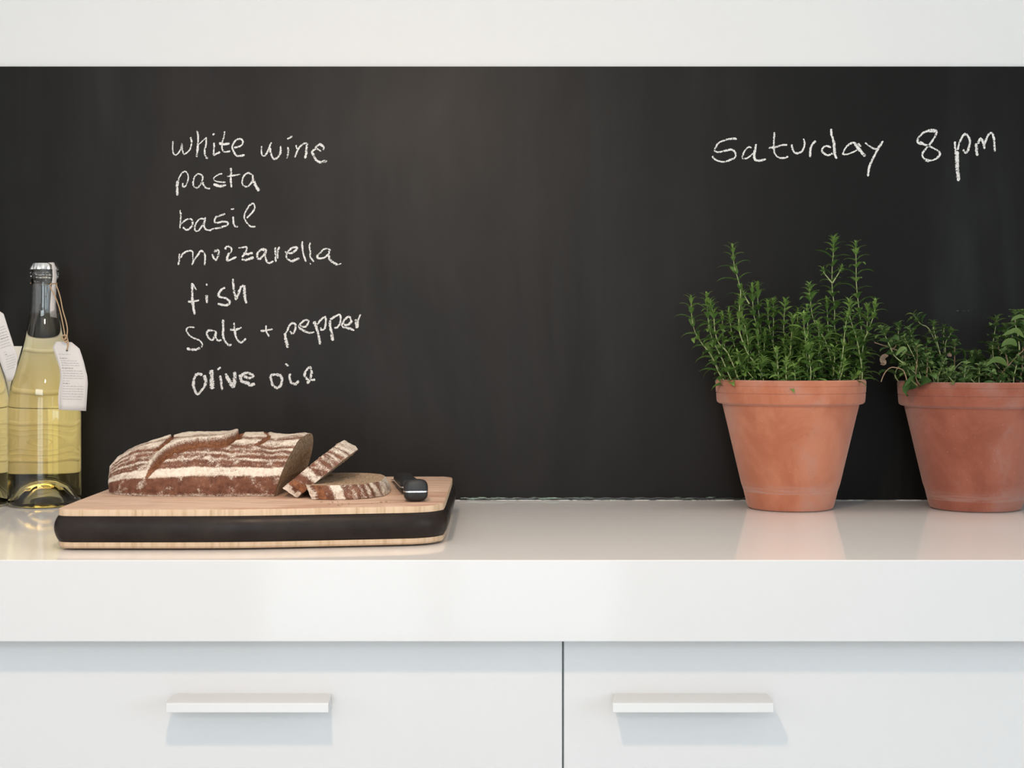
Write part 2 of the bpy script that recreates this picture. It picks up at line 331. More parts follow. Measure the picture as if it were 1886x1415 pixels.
# ------------------------------------------------------------------ chalkboard and its writing
ZB = W(0, 122.5, DW).z
cb = thing('chalkboard', 'wide matte black chalkboard on the wall with chalk handwriting', 'chalkboard', (0, DW, ZT))
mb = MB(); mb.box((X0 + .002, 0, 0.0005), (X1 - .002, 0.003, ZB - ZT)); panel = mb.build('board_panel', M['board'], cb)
STROKES = [
 ('white', 300, 230, 10.478, [
  (30, [(200,310),(192,400),(195,520),(230,580),(290,555),(345,470),(368,365),(375,470),(400,560),(450,550),(525,470),(555,360)]), (46, [(560,350),(550,290),(535,240)]),
  (40, [(655,115),(680,200),(680,330),(675,430),(660,540),(655,625)]), (24, [(690,380),(760,320),(830,250)]), (38, [(835,240),(835,370),(810,480),(815,580),(850,640)]), (50, [(825,635),(870,640)]),
  (38, [(990,345),(990,430),(980,520),(975,590)]), (36, [(975,590),(1040,560),(1105,525)]), (32, [(968,205),(978,180),(1000,178)]),
  (34, [(1195,120),(1180,230),(1150,330),(1140,420),(1160,500),(1210,525),(1300,505)]), (52, [(1085,350),(1150,372),(1220,375),(1285,350)]),
  (40, [(1375,440),(1440,430),(1510,400),(1545,335),(1530,290),(1480,270),(1410,300),(1360,370),(1340,440),(1375,530),(1430,600),(1500,600),(1580,580)])]),
 ('wine', 470, 230, 10.478, [
  (32, [(125,410),(120,500),(135,580),(180,600),(230,540),(270,440),(315,340)]), (38, [(290,440),(300,550),(345,640),(385,660),(440,620),(485,540),(495,410)]),
  (34, [(630,430),(640,510),(625,600),(610,650)]), (46, [(620,275),(660,255),(715,215)]),
  (32, [(790,390),(805,470)]), (38, [(765,630),(800,540),(850,440),(930,370),(1000,350)]), (50, [(1005,350),(990,450),(985,550),(965,650)]),
  (38, [(1275,510),(1200,470),(1165,440),(1210,400),(1260,370),(1320,420),(1320,490)]), (36, [(1250,380),(1330,440)]), (50, [(1170,460),(1105,520),(1140,610),(1190,690),(1260,725),(1320,710),(1385,695)])]),
 ('pasta', 310, 300, 10.106, [
  (28, [(270,375),(275,450),(330,420),(370,310),(365,220),(315,160),(250,200),(190,310),(165,430)]), (54, [(180,330),(165,450),(170,610)]),
  (34, [(640,235),(560,205),(500,250),(465,350),(480,440),(540,465),(600,400),(640,300),(640,240)]), (38, [(635,350),(660,420),(710,470),(780,480)]),
  (30, [(1005,200),(920,225),(845,290),(880,340),(960,355),(1070,365)]), (48, [(840,400),(920,425),(1000,435),(1075,410)]),
  (40, [(1165,95),(1170,200),(1165,330),(1180,460)]), (34, [(1090,255),(1200,240),(1340,215)]),
  (36, [(1560,215),(1490,190),(1420,230),(1380,310),(1385,400),(1450,445),(1530,400),(1570,300),(1570,220)]), (52, [(1570,290),(1610,390),(1650,470),(1695,520)])]),
 ('basil', 310, 300, 10.106, [
  (30, [(222,880),(235,980),(228,1080),(218,1225)]), (34, [(225,1150),(290,1090),(370,1045),(430,1050),(455,1110),(430,1190),(360,1245),(310,1235),(275,1195)]),
  (34, [(690,1060),(620,1040),(550,1080),(500,1170),(500,1260),(560,1265),(630,1170),(680,1080),(690,1015)]), (38, [(680,1060),(665,1160),(690,1230),(770,1255),(850,1220)]),
  (38, [(1060,950),(970,980),(890,1010),(860,1080),(890,1120),(1000,1100),(1090,1100),(1110,1140),(1050,1180),(940,1215),(860,1220)]),
  (40, [(1210,1000),(1210,1090),(1235,1170),(1300,1190)]), (30, [(1165,868),(1225,856)]),
  (36, [(1460,1030),(1540,950),(1605,860),(1605,790),(1575,755),(1510,800),(1440,910),(1415,1000),(1440,1080),(1490,1150),(1550,1190),(1625,1190)])]),
 ('mozzarella', 315, 435, 11.094, [
  (38, [(150,590),(180,480),(260,350),(370,300),(440,320),(445,420),(455,540)]), (40, [(430,590),(480,480),(560,370),(610,305),(680,340),(700,430),(690,595)]), (36, [(175,360),(165,480)]),
  (44, [(880,320),(960,290),(980,330),(960,420),(920,490),(870,440),(840,370)]),
  (38, [(1105,270),(1130,225),(1180,215),(1240,265),(1220,330),(1150,370)]), (58, [(1180,360),(1150,440),(1155,490)]), (38, [(1130,480),(1160,505),(1240,470),(1340,425)]),
  (40, [(1375,240),(1450,235),(1540,225),(1540,290),(1500,370),(1450,430)]), (48, [(1480,350),(1570,370),(1670,340)]), (50, [(1440,475),(1510,490),(1600,470),(1690,430)])]),
 ('mozzarella', 475, 435, 11.094, [
  (40, [(190,290),(110,265),(40,300),(0,340),(-10,440),(40,465),(110,400),(160,300)]), (42, [(170,300),(150,400),(180,510),(235,550),(320,515)]), (60, [(60,288),(180,292)]),
  (46, [(355,230),(360,350),(365,530)]), (42, [(440,215),(405,320),(405,460)]),
  (42, [(620,350),(700,345),(790,270),(790,235),(710,235),(620,310),(580,400),(610,470),(690,510),(780,480),(850,460)]), (32, [(550,320),(600,340)]),
  (42, [(905,100),(910,250),(935,390),(985,525)]), (42, [(1065,130),(1055,240),(1075,340),(1070,420),(1145,525)]), (26, [(1060,540),(1080,580)]),
  (40, [(1490,290),(1430,260),(1350,270),(1270,350),(1215,410),(1230,450),(1310,455),(1390,420),(1450,350),(1460,300)]), (54, [(1445,390),(1480,490),(1560,550),(1630,590)]), (26, [(1640,580),(1705,560)])]),
 ('fish', 330, 500, 8.844, [
  (42, [(210,190),(215,320),(220,470),(235,590),(250,705)]), (26, [(210,190),(245,240),(280,305)]), (40, [(145,495),(220,490),(325,470)]),
  (44, [(450,385),(450,450),(450,515)]), (32, [(438,203),(462,228)]),
  (40, [(750,260),(690,300),(640,380),(680,420),(760,440),(825,490),(800,540),(720,550),(630,525)]),
  (40, [(875,120),(885,230),(900,340),(930,470)]), (48, [(930,450),(970,350),(1010,260),(1060,230)]), (48, [(1065,225),(1065,330),(1075,440),(1095,520)])]),
 ('salt', 330, 500, 8.844, [
  (30, [(250,915),(170,910),(120,945),(150,1020),(220,1080),(320,1120),(375,1180),(365,1240)]), (46, [(120,1255),(200,1275),(280,1270),(340,1245)]),
  (36, [(590,975),(490,960),(450,1010),(480,1080),(540,1120),(580,1060),(600,970)]), (40, [(600,980),(600,1080),(640,1130),(690,1115)]),
  (40, [(715,785),(720,920),(715,1040),(750,1140),(810,1200),(855,1190)]),
  (40, [(895,835),(905,950),(930,1080),(1000,1160),(1040,1140),(1090,1095)]), (40, [(830,950),(920,950),(1020,915)])]),
 ('plus sign', 330, 500, 8.844, [(30, [(1415,880),(1420,970),(1465,1065)]), (32, [(1325,970),(1420,965),(1525,940)])]),
 ('pepper', 470, 560, 8.981, [
  (38, [(575,450),(620,490),(665,420),(665,340),(610,320),(560,370),(520,460),(480,510)]), (56, [(490,500),(510,600),(540,725)]),
  (38, [(740,360),(820,380),(870,330),(880,280),(820,270),(740,340),(730,390),(800,440),(890,475),(980,465)]),
  (52, [(970,290),(1010,370),(1040,480),(1055,570),(1080,670)]), (38, [(1030,340),(1090,260),(1160,215),(1165,320),(1150,400),(1100,430),(1080,390)]),
  (52, [(1240,270),(1240,370),(1265,480),(1285,610)]), (38, [(1240,260),(1320,210),(1400,180),(1410,280),(1370,380),(1310,400)]),
  (42, [(1470,350),(1540,340),(1590,290),(1560,215),(1490,250),(1445,330),(1450,380),(1530,400),(1640,440)]),
  (46, [(1665,250),(1670,330),(1685,400)]), (38, [(1745,170),(1705,260),(1690,400)])]),
 ('olive', 340, 660, 7.254, [
  (38, [(240,220),(170,210),(130,270),(120,370),(160,470),(200,460),(270,370),(285,290),(270,230)]), (54, [(265,225),(280,300)]), (60, [(360,155),(362,280),(370,415)]),
  (38, [(475,230),(490,320),(500,425)]), (28, [(440,155),(485,120)]), (48, [(545,205),(590,290),(650,395)]), (54, [(670,180),(670,290),(655,395)]),
  (40, [(740,260),(800,200),(880,210),(920,240),(870,265),(790,240)]), (46, [(735,220),(770,310),(840,330),(880,360),(940,340)])]),
 ('oil', 340, 660, 7.254, [
  (38, [(1270,220),(1160,225),(1160,310),(1190,370),(1240,395),(1290,350),(1300,270),(1270,215)]), (38, [(1410,205),(1405,270),(1430,330),(1480,345),(1525,300)]), (36, [(1345,75),(1390,105)]),
  (36, [(1600,250),(1615,180),(1670,120),(1695,170),(1690,240),(1640,340)]), (36, [(1610,250),(1660,290),(1745,285)])]),
 ('Saturday', 1300, 225, 10.478, [
  (38, [(600,325),(500,320),(380,345),(250,400),(190,490),(170,550),(230,580),(340,560),(480,530),(550,570),(575,640),(540,700),(440,740),(340,770),(220,745),(150,700),(130,655)]),
  (34, [(880,500),(830,480),(760,540),(720,620),(700,690),(770,705),(850,660),(910,600)]), (48, [(970,425),(950,530),(930,630),(950,720),(1030,745),(1160,715)]),
  (38, [(1325,195),(1315,330),(1310,450),(1320,580),(1370,660),(1450,695),(1520,690),(1590,665)]), (42, [(1210,500),(1340,485),(1460,445),(1570,440)])]),
 ('Saturday', 1460, 225, 10.478, [
  (38, [(-20,430),(0,530),(40,590),(100,600),(170,570),(210,500),(230,410),(205,320)]), (46, [(440,360),(375,440),(335,550),(340,680)]),
  (40, [(740,490),(660,460),(590,490),(560,550),(610,610),(690,640),(770,600)]), (50, [(740,130),(750,250),(790,380),(800,500),(810,620),(850,705)]),
  (38, [(1220,400),(1140,405),(1040,470),(985,560),(975,620),(1060,620),(1160,580),(1240,540)]), (66, [(1190,400),(1260,500),(1330,590),(1400,660)]), (40, [(1265,410),(1310,480)]),
  (36, [(1395,395),(1480,465),(1560,510),(1640,520)]), (48, [(1740,365),(1660,490),(1590,620),(1510,780),(1470,900),(1450,1050)])]),
 ('8', 1670, 225, 10.478, [(44, [(580,160),(470,165),(350,190),(260,260),(210,340),(220,400),(330,430),(440,470),(560,530),(640,600),(590,690),(480,740),(370,730),(300,650),(330,560),(420,450),(510,340),(570,220),(575,160)]),
  (70, [(400,165),(560,165)]), (66, [(230,395),(330,425)]), (66, [(330,715),(430,755)])]),
 ('pm', 1670, 225, 10.478, [
  (40, [(930,375),(930,480),(950,620)]), (78, [(960,560),(970,760),(975,900),(1000,1140)]), (46, [(980,540),(1020,390),(1090,260),(1150,240),(1215,340),(1210,430),(1180,550),(1130,590),(1085,530)]),
  (64, [(1335,410),(1348,540),(1360,650)]), (46, [(1370,420),(1420,320),(1480,400),(1500,520)]), (48, [(1500,420),(1560,270),(1640,210),(1680,320),(1690,450),(1700,570)])]),
]
words = {}
rw = random.Random(4); zoff = 0
for word, ox, oy, k, strokes in STROKES:
    mb = words.setdefault(word, MB())
    for w, pts in strokes:
        zoff = (zoff + 1) % 9
        P = [W(ox + x / k, oy + y / k, DW) for x, y in pts]
        P = [Vector((p.x, -0.0003 - 0.00003 * zoff, p.z - ZT)) for p in P]
        Q = spline(P, 8); L = len(Q); hw = w / k / F * DW / 2 * 1.12
        vs = []; fs = []; ed = []
        for i, p in enumerate(Q):
            d = Q[min(i + 1, L - 1)] - Q[max(i - 1, 0)]; d = d.normalized() if d.length > 1e-9 else Vector((1, 0, 0))
            nn = Vector((-d.z, 0, d.x)); ww = hw * (1 + 0.28 * fbm(p.x * 90, p.z * 90, zoff * 3.1, 2))
            if i == 0 or i == L - 1: ww *= 0.45
            for q, ev in ((-1, 1), (-0.5, 0.1), (0.5, 0.1), (1, 1)): vs.append(p + nn * ww * q); ed.append(ev)
        for i in range(L - 1):
            for j in range(3): fs.append((4 * i + j, 4 * i + j + 1, 4 * i + j + 5, 4 * i + j + 4))
        mb.add(vs, fs, edge=ed)
for word, mb in words.items():
    o = mb.build('chalk_word', M['chalk'], cb); tag(o, 'the handwritten chalk word %s' % word if word not in ('8', 'plus sign') else ('the chalk numeral 8' if word == '8' else 'the chalk plus sign'))
mb = MB()
for a, b, v in ((1728, 1741, 572.5), (1752, 1790, 573.5)):
    p0, p1 = W(a, v, DW), W(b, v - 0.7, DW)
    mb.add([(p0.x, -.0003, p0.z - ZT), (p1.x, -.0003, p1.z - ZT), (p1.x, -.0003, p1.z - ZT + .0011), (p0.x, -.0003, p0.z - ZT + .0011)], [(0, 1, 2, 3)], edge=[1.1] * 4)
tag(mb.build('chalk_streak', M['chalk'], cb), 'faint chalk streak above the low leafy herb')
# joint between worktop and board
m_ = MB(); xa, xb = W(848, 0, DW).x, W(1376, 0, DW).x
m_.tube([(xa + (xb - xa) * i / 60, DW - .0012, ZT + .0022 + .0006 * math.sin(i * 1.7)) for i in range(61)], [.0018 + .0006 * fbm(i * .9, 2, 3, 2) for i in range(61)], 8)
struct('trim_1', m_, M['bead'], smooth='all')
m_ = MB(); m_.tube([(X0 + .01 + (X1 - X0 - .02) * i / 80, DW - .0022, ZT + .0002) for i in range(81)], .0007, 6)
struct('trim_2', m_, M['bead_light'], smooth='all')

# ------------------------------------------------------------------ double wall socket behind the bottles
ws = thing('wall_socket', 'cream block of four wall sockets hidden behind the two wine bottles', 'socket', W(27, 754, DW))
for cx, dz in ((.0397, .0397), (.0397, -.0397), (-.0397, .0397), (-.0397, -.0397)):
    mb = MB(); mb.box((cx - .0395, -.009, dz - .0395), (cx + .0395, 0, dz + .0395))
    pl = mb.build('socket_plate', M['socket'], ws, bevel=.0012, seg=3)
    mb = MB(); n = 48
    prof = [(.0035, -.0088), (.0050, -.0099), (.0065, -.0088), (.0090, -.0088), (.0105, -.0102), (.0120, -.0088), (.0145, -.0088), (.0160, -.0105), (.0175, -.0088), (.0200, -.0088), (.0220, -.0108), (.0245, -.0110), (.0262, -.0088)]
    if dz > 0: prof = prof[-4:]
    vs = []; fs = []
    for r, y in prof: vs += [(cx + r * math.cos(2 * PI * a / n), y, dz + r * math.sin(2 * PI * a / n)) for a in range(n)]
    for j in range(len(prof) - 1): fs += [(j * n + a, j * n + (a + 1) % n, (j + 1) * n + (a + 1) % n, (j + 1) * n + a) for a in range(n)]
    mb.add(vs, fs); mb.build('socket_ring', M['socket'], pl, smooth='all')

# ------------------------------------------------------------------ worktop and cabinets
DF = depth(1032, ZT)                       # front of the worktop
ZU = W(0, 1182.5, DF).z
m_ = MB(); m_.box((X0 + .004, DF, ZU), (X1 - .004, DW - .0002, ZT))
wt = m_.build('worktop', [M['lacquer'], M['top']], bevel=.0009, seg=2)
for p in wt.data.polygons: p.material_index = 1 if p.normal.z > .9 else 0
tag(wt, 'long glossy white worktop running under the bread, bottles and pots', 'worktop')
DC = DF + 0.0295                           # face of the drawers
SX = W(1037, 0, DC).x
def cabinet(x0, x1, hx0, hx1, label):
    o = thing('drawer_cabinet', label, 'cabinet', ((x0 + x1) / 2, DC, 0)); cx = (x0 + x1) / 2
    m_ = MB(); m_.box((x0 - cx - .0006, .0066, .08), (x1 - cx + .0006, DW - DC - .002, ZU - .0005)); m_.build('cabinet_body', M['carcass'], o)
    for a, b in ((.46, ZU - .0022), (.08, .457)):
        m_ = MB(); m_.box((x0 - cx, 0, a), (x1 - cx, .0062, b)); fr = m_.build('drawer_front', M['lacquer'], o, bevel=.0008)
        zc = W(0, 1298.5, DC).z if a > .4 else .36
        m_ = MB(); h0, h1 = hx0 - cx, hx1 - cx
        prof = [(0, 0.0), (-.030, 0.0), (-.030, .0085), (-.0245, .0098), (0, .0105)]
        vs = [(h0 + (.0035 if y == 0 else 0), y + .0001, zc + z) for y, z in prof] + [(h1 - (.0008 if y == 0 else 0), y + .0001, zc + z) for y, z in prof]
        n = len(prof); m_.add(vs, [tuple(range(n)), tuple(range(n, 2 * n))[::-1]] + [(i, (i + 1) % n, n + (i + 1) % n, n + i) for i in range(n)])
        m_.build('handle', M['handle'], fr, bevel=.0006)
    return o
DH = DC - .030
cabinet(SX - .60, SX - .0008, W(305.5, 0, DH).x, W(605, 0, DH).x, 'white gloss drawer cabinet below the cutting board, bar handle left of the seam')
cabinet(SX + .0008, SX + .64, W(1128, 0, DH).x, W(1425, 0, DH).x, 'white gloss drawer cabinet below the terracotta pots, bar handle right of the seam')
for s, (a, b) in enumerate(((X0 + .01, SX - .6022), (SX + .6422, X1 - .01))):
    m_ = MB(); m_.box((a, DC, .08), (b, DW - .002, ZU - .0022)); tag(m_.build('trim_%d' % (3 + s), M['lacquer'], bevel=.0008), kind='structure')

# ------------------------------------------------------------------ wine bottles
BP = [(0, .030), (.010, .0285), (.020, .022), (.028, .010), (.0335, .0025), (.0365, .0004), (.0395, .0006), (.0418, .0030), (.0428, .008), (.0430, .016), (.0430, .060), (.0430, .110),
      (.0427, .120), (.0415, .132), (.0395, .145), (.0365, .158), (.0325, .171), (.0285, .184), (.0245, .1975), (.0212, .211), (.0186, .224), (.0171, .2335), (.0162, .245), (.0157, .256), (.0155, .266), (.0155, .2765),
      (.0166, .2778), (.0170, .2800), (.0167, .2822), (.0152, .2832), (.0150, .2860), (.0155, .2885), (.0150, .2915), (.0138, .2925)]
def inner(p, th=.0026):
    out = []
    for i, (r, z) in enumerate(p):
        if z > .2765: r2 = .0105
        else: r2 = r - th
        out.append((r2, z))
    return out
def bottle(u, v, label, tag_fn):
    d = depth(v, ZT) ; p = W(u, 0, d)
    o = thing('wine_bottle', label, 'bottle', (p.x, d, ZT), 'wine bottles at the left end of the worktop')
    wl = .2335; r_wl = .0171 - .0026
    neck = [(r_wl, wl)] + [(r - .0026, z) for r, z in BP[22:26]] + [(.0108, .2785), (.0105, .2925)]
    mb = MB(); mb.lathe(list(BP) + neck[::-1], 96); mb.build('glass_body', M['glass'], o, smooth='all')
    wp = [(0, .0335), (.010, .032), (.020, .0255), (.0285, .0145), (.0345, .0065), (.0375, .0058), (.0394, .0085), (.0402, .016), (.0403, .060), (.0403, .110)]
    wp += [(r - .0026, z) for r, z in BP[12:21]] + [(r_wl, wl), (0, wl)]
    mb = MB(); mb.lathe(wp, 96); mb.build('white_wine', M['wine'], o, smooth=50)
    # crown cap with crimped skirt
    mb = MB(); n = 84; vs = []; fs = []
    for r, z, amp in ((.0166, .2862, .0006), (.0162, .2885, .0005), (.0154, .2915, .0002), (.0146, .2936, 0), (.0128, .2947, 0), (.006, .2949, 0)):
        vs += [((r + amp * math.cos(21 * 2 * PI * a / n)) * math.cos(2 * PI * a / n), (r + amp * math.cos(21 * 2 * PI * a / n)) * math.sin(2 * PI * a / n), z) for a in range(n)]
    for j in range(5): fs += [(j * n + a, j * n + (a + 1) % n, (j + 1) * n + (a + 1) % n, (j + 1) * n + a) for a in range(n)]
    fs.append(tuple(range(5 * n, 6 * n))); mb.add(vs, fs); mb.build('crown_cap', M['cap'], o, smooth=35)
    tag_fn(o, d)
    return o
def loc(o, u, v, d): return W(u, v, d) - o.location
def sheet(mb, L, R, nx, dfun, o, th=.00035):
    """paper sheet between two pixel edges L and R given from top to bottom; dfun(s, t) is its distance"""
    n = len(L); vs = []
    for side in (0, th):
        for j in range(n):
            for i in range(nx + 1):
                s = i / nx; u = L[j][0] * (1 - s) + R[j][0] * s; v = L[j][1] * (1 - s) + R[j][1] * s
                vs.append(loc(o, u, v, dfun(s, j / (n - 1)) + side))
    fs = []; K = n * (nx + 1)
    for j in range(n - 1):
        for i in range(nx):
            a = j * (nx + 1) + i; fs.append((a, a + 1, a + nx + 2, a + nx + 1)); fs.append((K + a, K + a + nx + 1, K + a + nx + 2, K + a + 1))
    rim = [i for i in range(nx + 1)] + [j * (nx + 1) + nx for j in range(1, n)] + [(n - 1) * (nx + 1) + i for i in range(nx - 1, -1, -1)] + [j * (nx + 1) for j in range(n - 2, 0, -1)]
    for a, b in zip(rim, rim[1:] + rim[:1]): fs.append((a, K + a, K + b, b))
    mb.add(vs, fs)
def printed(rows, L, R, dfun, o, parent, seed, slant=0.0):
    r = random.Random(seed); top = L[0][1]; thin = MB(); bold = MB()
    def edge(E, v):
        for a, b in zip(E, E[1:]):
            if a[1] <= v <= b[1]: return a[0] + (b[0] - a[0]) * (v - a[1]) / max(1e-6, b[1] - a[1])
        return E[0][0] if v < E[0][1] else E[-1][0]
    for v, s0, s1, b in rows:
        s = s0
        while s < s1 - .01:
            wl = min(r.uniform(.04, .13), s1 - s); k = max(2, int(wl / .028)); 
            for q in range(k):
                sa = s + wl * q / k; sb = s + wl * (q + .74) / k; hgt = r.choice((.85, .85, 1.25)); pts = []
                for ss, dv in ((sa, 0), (sb, 0), (sb, -hgt), (sa, -hgt)):
                    vv = v + dv * (1.25 if b else 1.0) + slant * (ss - s0); l_, r_ = edge(L, vv), edge(R, vv); u = l_ + (r_ - l_) * ss
                    t_ = (vv - top) / (L[-1][1] - top); pts.append(loc(o, u, vv, dfun(ss, min(1, max(0, t_))) - .0003))
                (bold if b else thin).add(pts, [(0, 1, 2, 3)])
            s += wl + .022
    if thin.v: thin.build('printed_text', M['ink'], parent)
    if bold.v: bold.build('printed_heading', M['ink_bold'], parent)
def strand(o, pts, r, name, parent):
    mb = MB()
    for P in pts: mb.tube(spline([loc(o, *p) for p in P], 6), r, 6)
    return mb.build(name, M['twine'], parent, smooth='all')
def tag_right(o, d):
    # white paper seal running over the cap and down the neck
    Ls = [(88, 484.0), (91, 485), (95.5, 488), (96.5, 496), (97, 508), (96, 517), (95, 528), (93.5, 545), (92.3, 562), (92, 575), (92.3, 583.5)]
    Rs = [(97, 483.3), (100, 484), (101.6, 488), (103.6, 497), (105.2, 508), (104.2, 517), (103.6, 528), (103, 545), (102.8, 562), (103.3, 575), (104.2, 586)]
    def sd(s, t): return d - .0172 * math.sqrt(max(0.0, 1 - (0.72 + .26 * s) ** 2)) - .0012
    mb = MB(); sheet(mb, Ls, Rs, 4, sd, o); mb.build('paper_seal', M['paper'], o, smooth='all')
    L = [(103, 629.2), (97.0, 640), (101, 652), (105.5, 665), (110, 680), (113, 692), (113.5, 702), (111.8, 716), (111, 732), (111.5, 745), (112, 755)]
    R = [(132, 630.4), (146.5, 642.5), (150.5, 654), (154.5, 667), (157.5, 680), (160.5, 692), (161.8, 706), (161, 720), (160, 735), (159.3, 746), (158.6, 757.2)]
    def dd(s, t): return d - .049 + .012 * (1 - s) * (1 - t) - .004 * math.sin(t * PI) * s + .010 * s * s
    ht = MB(); sheet(ht, L, R, 8, dd, o); h = ht.build('hang_tag', M['paper'], o, smooth='all')
    # backing leaf seen as a thin grey edge on the left
    L2 = [(x - (0 if i < 5 else 1.5 + 2.6 * min(1, (i - 4) / 4)), y) for i, (x, y) in enumerate(L)]
    mb = MB(); sheet(mb, L2, [(x + 8, y) for x, y in L], 3, lambda s, t: dd(s, t) + .0016, o); mb.build('tag_back_leaf', M['paper'], h, smooth='all')
    rows = [(653, .10, .58, 0), (660.5, .10, .42, 1)] + [(664.8 + 4.3 * i, .09, .80 - .03 * (i == 0), 0) for i in range(3)] + [(678.6, .09, .55, 1)] + [(683.5 + 4.6 * i, .06, .86, 0) for i in range(4)] + [(702.3, .06, .32, 0), (707, .06, .32, 1)] + [(711.8 + 4.75 * i, .07, .86 - .04 * (i == 5), 0) for i in range(6)]
    printed(rows, L, R, dd, o, h, 3, 1.2)
    mb = MB(); c0 = loc(o, 123.3, 645.4, dd(.5, .12) - .0005); mb.add([c0 + Vector((.0013 * math.cos(a * PI / 6), 0, .0013 * math.sin(a * PI / 6))) for a in range(12)], [tuple(range(12))]); mb.build('punched_hole', M['socket_dark'], h)
    k = d - .045
    tw = strand(o, [[(123.5, 645, k - .002), (124.5, 636, k - .003), (121, 628, k - .002), (119.5, 618, k - .001), (117, 603, k + .004), (111, 574, k + .012), (105.5, 556, k + .020), (100, 543, d - .018), (95, 534, d - .0172), (92.4, 527, d - .016), (94, 523, d - .0155), (103.5, 522, d - .006)],
                    [(122.5, 645, k - .002), (126, 634, k - .003), (123.5, 620, k - .002), (124.2, 607, k + .002), (121.5, 592, k + .007), (115.5, 571, k + .014), (111.5, 550, k + .022), (107.5, 536, d - .013), (104.4, 527, d - .008), (103.8, 522, d - .003), (100, 520, d + .012), (82, 519, d + .0172), (60, 520, d + .011), (56.8, 522, d)]], .00075, 'twine', o)
    strand(o, [[(114.5, 622, k - .003), (116, 618.5, k - .004), (120, 617.5, k - .004), (123, 620, k - .004), (121, 624, k - .004), (116, 625.5, k - .004), (114.5, 622, k - .003)], [(116, 626, k - .003), (120.5, 630, k - .004), (124.5, 627, k - .003)]], .0009, 'twine_knot', tw)
def tag_left(o, d):
    L = [(-19, 583), (-22, 596), (-17, 612), (-11, 632), (-4.5, 652), (1.0, 669), (6, 683), (10.5, 694), (14.8, 703.6)]
    R = [(-4, 571), (6.8, 578.3), (13.5, 600), (20, 620), (26.3, 640), (32.6, 657), (31.5, 674), (27, 690), (22.8, 700.5)]
    def dd(s, t): return d - .050 + .004 * s + .010 * t * (1 - s)
    mb = MB(); sheet(mb, L, R, 6, dd, o); h = mb.build('hang_tag', M['paper'], o, smooth='all')
    rows = [(608 + 5.0 * i, .2, .86, i == 4) for i in range(8)] + [(653, .1, .5, 0), (657.5, .1, .5, 1)] + [(661.5 + 4.7 * i, .08, .9 - .06 * (i == 5), 0) for i in range(6)]
    printed(rows, L, R, dd, o, h, 5, -11)
    k = d - .049
    strand(o, [[(-10, 584, k - .001), (-13, 574, k), (-16, 560, k + .01), (-24, 540, k + .02), (-33, 527, d - .012), (-29, 523, d)], [(-9, 584, k - .001), (-9, 572, k), (-14, 556, k + .012), (-22, 536, k + .03), (-27, 524, d - .002)]], .00075, 'twine', o)
bottle(82, 931, 'whole wine bottle with silver cap and paper tag on twine, beside the cutting board', tag_right)
bottle(-49, 931, 'wine bottle cut off at the left edge, only its side and a tilted tag showing', tag_left)

# ------------------------------------------------------------------ cutting board
ZBT = .939
bo = thing('cutting_board', 'thick square wooden cutting board with a black middle band, carrying the bread', 'cutting board', (-.25, 1.58, ZT))
def outline(off=0.0):
    P = [(-.4145, 1.4050), (-.354, 1.4047), (-.30, 1.4052), (-.247, 1.4083), (-.177, 1.4195), (-.1057, 1.4318), (-.088, 1.4375), (-.0765, 1.4455), (-.0695, 1.457), (-.0668, 1.472), (-.0672, 1.55), (-.0682, 1.65), (-.0695, 1.742), (-.0720, 1.756), (-.0790, 1.764), (-.092, 1.767),
         (-.20, 1.7655), (-.415, 1.764), (-.428, 1.762), (-.4355, 1.755), (-.438, 1.742), (-.4365, 1.65), (-.4340, 1.52), (-.4318, 1.432), (-.4300, 1.4165), (-.4245, 1.4080)]
    Q = [p.to_2d() for p in spline([Vector((x, y, 0)) for x, y in P + P[:1]], 4)[:-1]]; n = len(Q); out = []
    for i in range(n):
        d = Q[(i + 1) % n] - Q[i - 1]; d.normalize(); nn = Vector((d.y, -d.x)); out.append(Q[i] + nn * off)
    return out
def slab(name, levels, m, parent, smooth):
    mb = MB(); rings = [[(p.x + .25, p.y - 1.58, z - ZT) for p in outline(off)] for z, off in levels]; n = len(rings[0]); vs = [p for r in rings for p in r]; fs = []
    for j in range(len(rings) - 1): fs += [(j * n + i, j * n + (i + 1) % n, (j + 1) * n + (i + 1) % n, (j + 1) * n + i) for i in range(n)]
    fs += [tuple(range(n))[::-1], tuple(range((len(rings) - 1) * n, len(rings) * n))]; mb.add(vs, fs); return mb.build(name, m, parent, smooth=smooth)
slab('bottom_slab', [(.9018, -.0030), (.9024, -.0012), (.9040, 0), (.9079, 0)], M['wood'], bo, 30)
band = [(.9079 + (.9326 - .9079) * i / 10, -.0004 + .0046 * math.sin(PI * i / 10) ** 0.8) for i in range(11)]
slab('black_band', band, M['rim_black'], bo, 60)
slab('top_slab', [(.9326, 0), (.9376, 0), (.9386, -.0005), (.9390, -.0016)], M['wood'], bo, 30)
for x, y in ((-.155, -.145), (.15, -.11), (.15, .155), (-.155, .155)):
    mb = MB(); mb.lathe([(0, .0002), (.012, .0002), (.012, .0019), (0, .0019)], 24, (x, y, 0)); mb.build('foot', M['felt'], bo)

